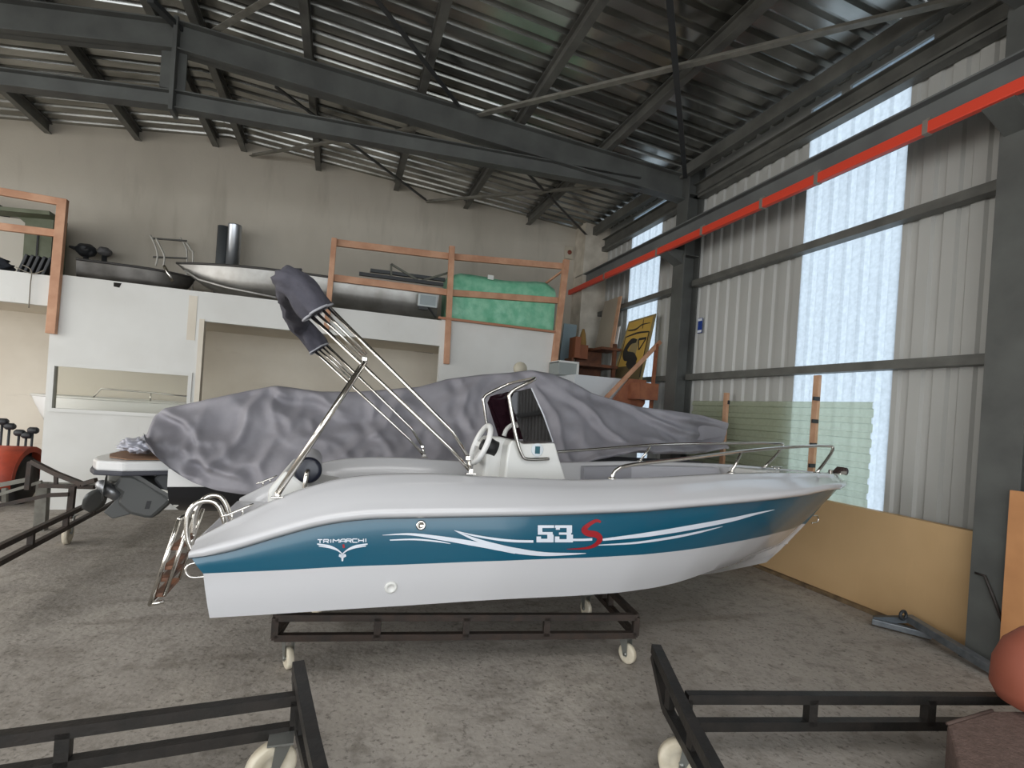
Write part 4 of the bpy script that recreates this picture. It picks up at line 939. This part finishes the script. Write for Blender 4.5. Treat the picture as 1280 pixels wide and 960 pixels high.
# left end clutter
b=MB();cr_=Y_(68,254,9.0).x;cl_=Y_(33,254,9.0).x;b.bb((cl_,9.0,2.93),(cr_,9.4,3.98));cab=tag(b.build('metal_cabinet',greencab),'olive green metal cabinet behind the left guard rail','cabinet')
b=MB();b.bb(((cl_+cr_)/2-.01,8.985,2.97),((cl_+cr_)/2+.01,9.0,3.95));b.build('door_gap',black,cab)
b=MB();b.beam(Y_(-20,262,8.6),Y_(68,270,8.6),.25,.05);b.build('level_board',greencab,cab)
b=MB();p=Y_(33,275,8.62);b.prism([Y_(20,269,8.7),Y_(68,271,8.7),Y_(66,287,8.7),Y_(40,286,8.7)],(0,.03,0));b.build('corner_panel',greencab,cab)
b=MB();b.bb((-5.6,9.45,2.93),(cl_+.05,9.5,3.95));tag(b.build('pale_panel',P('pale_panel','c5c0b5',.7)),'pale panel leaning on the back wall beside the green cabinet','panel')
for k in range(5):
    p=Y_(30+k*7.5,331,8.3);b=MB();b.beam(Vector((p.x-.03,8.3,2.96)),Vector((p.x+.05,8.3,3.22)),.035,.14,up=(0,1,0));tag(b.build('folding_chair',darkplastic,bevel=.01),'thin dark folded chair standing in a row behind the left guard rail','folding chair','dark folded chairs in a row')
c=Y_(8,325,8.2);blob('tarpaulin_heap',P('dark_blue_cloth','22262e',.8),(c.x-.32,8.25,3.05),(.32,.18,.12),9,.3,5,'dark heap of cloth at the left end of the mezzanine','cloth')
b=MB();b.tube(crv([Y_(28,331,7.93),Y_(39,338,7.93),Y_(38,355,7.93),Y_(36,385,7.93)],6),.006,6);b.tube(crv([Y_(20,334,7.93),Y_(40,342,7.93),Y_(55,338,7.93)],6),.006,6);tag(b.build('hanging_cable',P('cable_pale','7d776b',.7)),'thin loose cable hanging over the mezzanine edge at the left','cable')
b=MB();p=Y_(3,236,9.5);b.bb((-5.6,9.4,3.95),(Y_(4,236,9.45).x,9.65,4.1));tag(b.build('dark_case',black),'dark case on top of the pale panel at the far left','case')
# ================================================================= RIGHT REAR CORNER
b=MB();p=Y_(711,316.5,9.25-.0);sw=Y_(711,316,YB-.03);b.box(sw,(.17,.06,.26));sb=tag(b.build('switch_box',P('switch_beige','b8b09f',.5),bevel=.008),'small beige switch box on the back wall above the rail end','switch box')
b=MB();b.lathe(sw+Vector((0,-.03,0)),(0,-1,0),[(0,.045),(.02,.045),(.03,.02)],16);b.build('rotary_knob',P('knob_rust','7a3b28',.5),sb)
b=MB();b.bb((3.42,7.2,0),(4.62,7.26,2.27));b.bb((3.42,7.26,2.15),(4.62,9.25,2.27));S_(b,'wall_landing',P('landing_white','c9cdd0',.6))
b=MB();g=[Y_(701,400,8.6),Y_(717,401,8.6),Y_(716,452,8.6),Y_(697,448,8.6)];b.prism([(3.74,8.6,2.3),(4.02,8.6,2.3),(4.06,8.6,3.3),(3.80,8.6,3.3)],(0,.02,0));tag(b.build('glass_sheet',P('bluish_glass','8fa0a6',.15,.2)),'bluish glass sheet standing behind the end post of the rail','glass')
t=thing('grey_cabinet','grey box with white rim on the landing behind the rail end post','box',(3.75,7.6,2.27))
A_=Y_(699,451,7.5);B_=Y_(722,475,7.5)
b=MB();b.bb((A_.x+.0,7.5,2.27),(B_.x-.02,7.9,A_.z));b.build('body',P('box_grey','8e9492',.5),t,bevel=.005)
b=MB();b.bb((A_.x-.0,7.48,A_.z-.02),(B_.x,7.92,A_.z+.01));b.bb((B_.x-.03,7.48,2.27),(B_.x,7.52,A_.z));b.build('rim',P('rim_white','d5d6d3',.5),t)
# brown desk/shelf
t=thing('wooden_desk','dark brown wooden desk stacked with boards on the landing','desk',(4.1,7.9,2.27))
b=MB();p0=Y_(727,459,7.9);p1=Y_(762,461,7.9);b.bb((p0.x-.2,7.7,p0.z+.01),(4.45,8.3,p0.z+.06));b.build('lower_top',darkwood,t)
b=MB();p0=Y_(745,436,7.9);b.bb((p0.x,7.7,p0.z-.02),(4.5,8.2,p0.z+.02));b.build('upper_top',darkwood,t)
b=MB();b.bb((3.72,8.0,2.27),(3.76,8.3,2.62));b.build('leg',darkwood,t);b=MB();b.bb((4.38,7.75,2.27),(4.44,7.8,2.9));b.build('leg',darkwood,t);b=MB();b.bb((3.9,8.2,2.27),(4.4,8.25,2.85));b.build('back_panel',darkwood,t)
b=MB();b.bb((3.75,7.95,2.62),(3.85,8.2,2.98));b.build('side_board',P('reddish_board','7c4a30',.6),t);b=MB();b.bb((3.86,8.0,2.62),(4.02,8.2,2.86));b.build('side_board',MATS['reddish_board'],t)
b=MB();c=Y_(728,432,8.5);b.lathe((c.x,8.5,2.27),(0,0,1),[(0,.06),(.7,.07),(.85,.05),(.95,.02)],14);tag(b.build('rolled_mat',P('ochre_roll','8a6a35',.7)),'ochre brown roll standing behind the brown desk','roll')
# sheets leaning on wall
def leaning(name,corners,xs,th,mat,label,cat,**k):
    q=[X_(*p,x) for p,x in zip(corners,xs)];b=MB();b.prism(q,(th,0,0));o=tag(b.build(name,mat),label,cat);return o,q
leaning('plywood_sheet',[(756,377),(776,370),(764,441),(743,437)],[4.75,4.78,4.6,4.55],.02,P('grey_ply','a99f8e',.7),'greyish plywood sheet leaning in the far right corner','plywood sheet')
leaning('plywood_sheet',[(773,371),(777,370),(765,441),(761,441)],[4.72,4.72,4.56,4.56],.015,palewood,'narrow pale timber edge leaning in front of the greyish plywood','board')
leaning('white_board',[(772,409),(775,408),(763,477),(758,478)],[4.7,4.7,4.5,4.5],.015,gelin,'narrow white board leaning between desk and yellow sign','board')
o,q=leaning('logo_sign',[(786,402),(819.5,392),(800,481),(764,477)],[4.78,4.78,4.55,4.55],.02,P('sign_frame','8d7f58',.6),'yellow sign board with a black curved emblem leaning on the translucent wall','sign')
def sg_(a,b_): # local coords in sign: a 0..1 right, b 0..1 down
    return q[0].lerp(q[1],a).lerp(q[3].lerp(q[2],a),b_)+Vector((-.006,0,0))
b=MB();b.add([sg_(.06,.03),sg_(.95,.03),sg_(.95,.97),sg_(.06,.97)],[(0,1,2,3)]);b.build('yellow_face',P('sign_yellow','bd9a48',.5),o,recalc=False)
def sgstroke(b,pts,ws,off=.004):
    C=crv([Vector((x,y,0)) for x,y in pts],6);m=len(C);W=np.interp(np.linspace(0,1,m),np.linspace(0,1,len(ws)),ws);r0=[];r1=[]
    for i,p in enumerate(C):
        d=(C[min(i+1,m-1)]-C[max(i-1,0)]).normalized();n=Vector((-d.y,d.x,0));a=p+n*W[i]/2;c=p-n*W[i]/2
        r0.append(sg_(a.x,a.y)+Vector((-off,0,0)));r1.append(sg_(c.x,c.y)+Vector((-off,0,0)))
    b.grid([r0,r1],smooth=False)
sb_=P('sign_black','2a2a28',.5)
b=MB();sgstroke(b,[(.08,.27),(.5,.235),(.93,.25)],[.02,.03,.02]);sgstroke(b,[(.08,.27),(.1,.5),(.1,.9)],[.02,.03,.03]);sgstroke(b,[(.93,.25),(.93,.6),(.95,.9)],[.03,.03,.03]);sgstroke(b,[(.1,.16),(.4,.17),(.6,.12),(.9,.12)],[.02,.03,.02,.01]);sgstroke(b,[(.62,.04),(.66,.18)],[.02,.02])
sgstroke(b,[(.1,.62),(.85,.60)],[.03,.03]) if False else None
b.build('line_graphic',sb_,o,recalc=False)
b=MB();sgstroke(b,[(.55,.36),(.35,.36),(.22,.48),(.3,.58),(.55,.60),(.72,.66)],[.05,.10,.14,.16,.13,.05]);sgstroke(b,[(.4,.66),(.55,.72),(.72,.68)],[.12,.14,.06]);sgstroke(b,[(.62,.34),(.88,.34)],[.035,.035]);sgstroke(b,[(.62,.34),(.70,.5)],[.03,.03]);sgstroke(b,[(.88,.34),(.72,.5)],[.03,.03]);b.build('emblem_graphic',sb_,o,recalc=False)
b=MB();b.add([sg_(.06,.76),sg_(.95,.72),sg_(.95,.97),sg_(.06,.97)],[(0,1,2,3)])
for i in range(len(b.v)): b.v[i]+=Vector((-.003,0,0))
b.build('dark_lower_band',P('sign_brown','5d5136',.6),o,recalc=False)
# stair with hand rail
t=thing('wooden_stair','reddish brown wooden stair with sloping hand rail beside the far column','stair',(4.3,6.95,0))
b=MB();b.beam(Y_(825.5,427,6.95),Y_(757,498,6.95),.04,.06);b.build('hand_rail',wood,t)
b=MB();b.beam(Y_(821,430,6.95),Y_(813,515,6.95),.045,.045,up=(0,1,0));b.build('rail_post',P('stair_wood','9a6244',.6,col2='84503a',vs=8),t)
sx=[Y_(800,472,7.0),Y_(831,473,7.0),Y_(831,515,7.0),Y_(773,515,7.0)]
b=MB();b.prism([(3.55,7.04,1.3),(4.3,7.04,2.27),(4.6,7.04,2.27),(4.6,7.04,1.9),(3.95,7.04,.9),(3.0,7.04,0),(2.75,7.04,0),(2.75,7.04,.2)],(0,.05,0));b.build('stringer',MATS['stair_wood'],t)
b=MB();b.prism([(3.55,6.6,1.3),(4.3,6.6,2.27),(4.6,6.6,2.27),(4.6,6.6,1.9),(3.95,6.6,.9),(3.0,6.6,0),(2.75,6.6,0),(2.75,6.6,.2)],(0,.05,0)) if False else None
for k in range(8):
    x=2.9+k*.2;z=.25+k*.255;b=MB();b.bb((x,6.72,z),(x+.24,7.04,z+.03));b.build('tread',MATS['stair_wood'],t)
b=MB();b.bb((4.28,6.7,1.95),(4.6,7.04,2.2));b.build('landing_step',MATS['stair_wood'],t)
# ================================================================= RIGHT WALL ITEMS
b=MB();b.bb((4.80,2.57,.02),(4.885,6.33,.94));tag(b.build('plywood_sheet',plyM),'long varnished plywood panel standing on edge along the foot of the right wall','plywood panel')
b=MB();b.beam((4.77,2.72,.018),(4.77,6.2,.018),.05,.035);tag(b.build('floor_batten',P('batten_dirty','8a7456',.8,col2='5c4d3b',vs=9)),'dirty timber batten on the floor along the plywood panel','batten')
b=MB();p=[];z=.98
z=.943;prf=[]
while z<2.0:
    for f,h in ((0,0),(.5,0),(.58,1),(.92,1)): prf.append((z+f*.146,h*.022))
    z+=.146
prf=[(zz,h) for zz,h in prf if zz<=2.0]
b.grid([[(4.865-h,y,zz) for zz,h in prf] for y in (6.2,3.55)],smooth=False);tag(b.build('fibreglass_sheet',FIBRE,recalc=False),'greenish translucent corrugated fibreglass sheet standing on the plywood panel','corrugated sheet')
t=thing('timber_post','pale timber post holding the fibreglass sheet, middle of the wall bay','post',(4.82,4.3,.94))
b=MB();q0=X_(1020.5,469,4.80);b.bb((4.80,q0.y-.035,.94),(4.838,q0.y+.035,q0.z));b.build('stud',palewood,t,bevel=.003)
for zz in (1.99,1.75,1.5,1.28): b=MB();b.bb((4.81,q0.y-.055,zz-.02),(4.73,q0.y-.036,zz+.02));b.build('sheet_clip',darkplastic,t)
t=thing('timber_post','pale timber post holding the fibreglass sheet, nearer the far column','post',(4.82,5.8,.94))
q0=X_(907,491,4.80);b=MB();b.bb((4.80,q0.y-.035,.94),(4.838,q0.y+.035,q0.z));b.build('stud',palewood,t,bevel=.003)
b=MB();b.bb((4.81,q0.y-.055,1.92),(4.83,q0.y-.036,1.97));b.build('sheet_clip',darkplastic,t)
b=MB();q0=X_(875,407,4.897);q0.y=min(q0.y,6.37);b.box(q0,(.006,.09,.22));bs_=tag(b.build('blue_sticker',P('blue_sticker','26418c',.4)),'small blue and white sign on the far steel column','sticker')
b=MB()
for dz in (.085,-.085): b.box(q0+Vector((-.004,0,dz)),(.006,.085,.035))
b.build('white_band',P('sticker_band','d9dde6',.4),bs_)
# right edge plywood sheet standing in front of near column
b=MB();b.bb((4.60,1.6,.02),(4.625,2.33,1.32));tag(b.build('plywood_sheet',P('orange_ply','c8905f',.6,col2='b57f52',vs=3)),'orange brown plywood sheet standing at the right edge beside the near column','plywood sheet')
# drawbar on floor
t=thing('towing_drawbar','galvanised A shaped drawbar lying on the floor by the plywood panel','drawbar',(4.55,2.8,0))
E0=Z_(1130,765,.06);E1=Z_(1247,838,.06)
b=MB();b.beam(Z_(1135,772,.12),Z_(1250,842,.05),.07,.06);b.build('long_arm',galv,t,bevel=.006)
b=MB();b.beam(Z_(1090,776,.04),Z_(1165,795,.04),.06,.05);b.build('short_arm',galv,t,bevel=.006)
b=MB();e=Z_(1129,769,.15);b.tube([e+Vector((.035*math.cos(a),0,.035*math.sin(a))) for a in [2*math.pi*k/16 for k in range(16)]],.012,8,closed=True);b.build('coupling_eye',P('eye_dark','3e4246',.5,.5),t)
b=MB();b.beam(Z_(1092,774,.05),Z_(1134,774,.11),.05,.05);b.build('cross_piece',P('eye_grey','596066',.5,.5),t)
b=MB();b.tube([X_(1219,716,4.625),X_(1231,720,4.625),X_(1241,745,4.625),X_(1254,780,4.625)],.010,6);tag(b.build('black_hose',P('hose_dark','2c2521',.6)),'thin dark hose running down the near steel column','hose')
# orange buoy and carpet covered bunk at lower right
c=Y_(1304,838,1.5)
b=MB();b.lathe((c.x,c.y,.375),(0,0,1),[(0,.02),(.0,.12),(.02,.16),(.08,.19),(.2,.185),(.30,.15),(.37,.09),(.40,.05),(.43,.03),(.43,.0)],32);bu=tag(b.build('mooring_buoy',P('buoy_orange','8e4c38',.7,col2='9c5a48',vs=2)),'orange rounded buoy at the lower right edge resting on the carpeted block','buoy')
t=thing('carpeted_block','brown carpet covered block in the bottom right corner','block',(c.x,1.4,0))
q0=Z_(1184,905,.36);q1=Z_(1240,888,.36);q2=Z_(1200,965,.36)
far=Z_(1330,880,.36);b=MB()
b.prism([Vector((q0.x,q0.y,.0)),Vector((q1.x,q1.y,.0)),Vector((3.6,1.45,.0)),Vector((3.3,.95,0)),Vector((q2.x,q2.y,0))],(0,0,.36));b.build('carpet_cover',carpet,t,bevel=.012)
b=MB();b.tube([Z_(1184,905,.36),Z_(1240,888,.36)],.008,6);b.build('edge_piping',P('piping_brown','4d3d36',.8),t)
# ================================================================= LIGHT
w=bpy.data.worlds.new('world');SC.world=w;w.use_nodes=True;bg=w.node_tree.nodes['Background'];bg.inputs[0].default_value=(.86,.93,1,1);bg.inputs[1].default_value=2.2
def area(name,loc,rot,sx,sy,en,col=(1,1,1)):
    l=bpy.data.lights.new(name,'AREA');l.shape='RECTANGLE';l.size=sx;l.size_y=sy;l.energy=en;l.color=col;o=bpy.data.objects.new(name,l);COL.objects.link(o);o.location=loc;o.rotation_euler=rot;return o
area('door_daylight',(-3.5,-5.8,2.4),(math.radians(90),0,0),14,4.0,260,(1,.995,.985))
area('overhead_fill_lamp',(-1.5,-2.2,5.3),(0,0,0),9,2.6,330,(1,.99,.98))  # fill lamp added under the closed roof behind the camera, brightens the floor
area('overhead_fill_lamp',(-8.0,3.5,4.7),(0,0,0),2.5,9,330,(1,.99,.98))  # second added fill lamp, out of view under the roof at the left
area('left_fill_lamp',(-11.6,3.0,2.4),(math.radians(90),0,math.radians(-90)),11,4.0,420,(1,.995,.985))  # fill lamp added inside the closed left wall to lift the back areas
SC.view_settings.view_transform='Standard';SC.view_settings.look='None';SC.view_settings.gamma=1;SC.view_settings.use_curve_mapping=False;SC.view_settings.exposure=0.22
SC.cycles.use_denoising=True;SC.cycles.max_bounces=8;SC.cycles.diffuse_bounces=5;SC.cycles.transparent_max_bounces=16;SC.cycles.sample_clamp_indirect=6
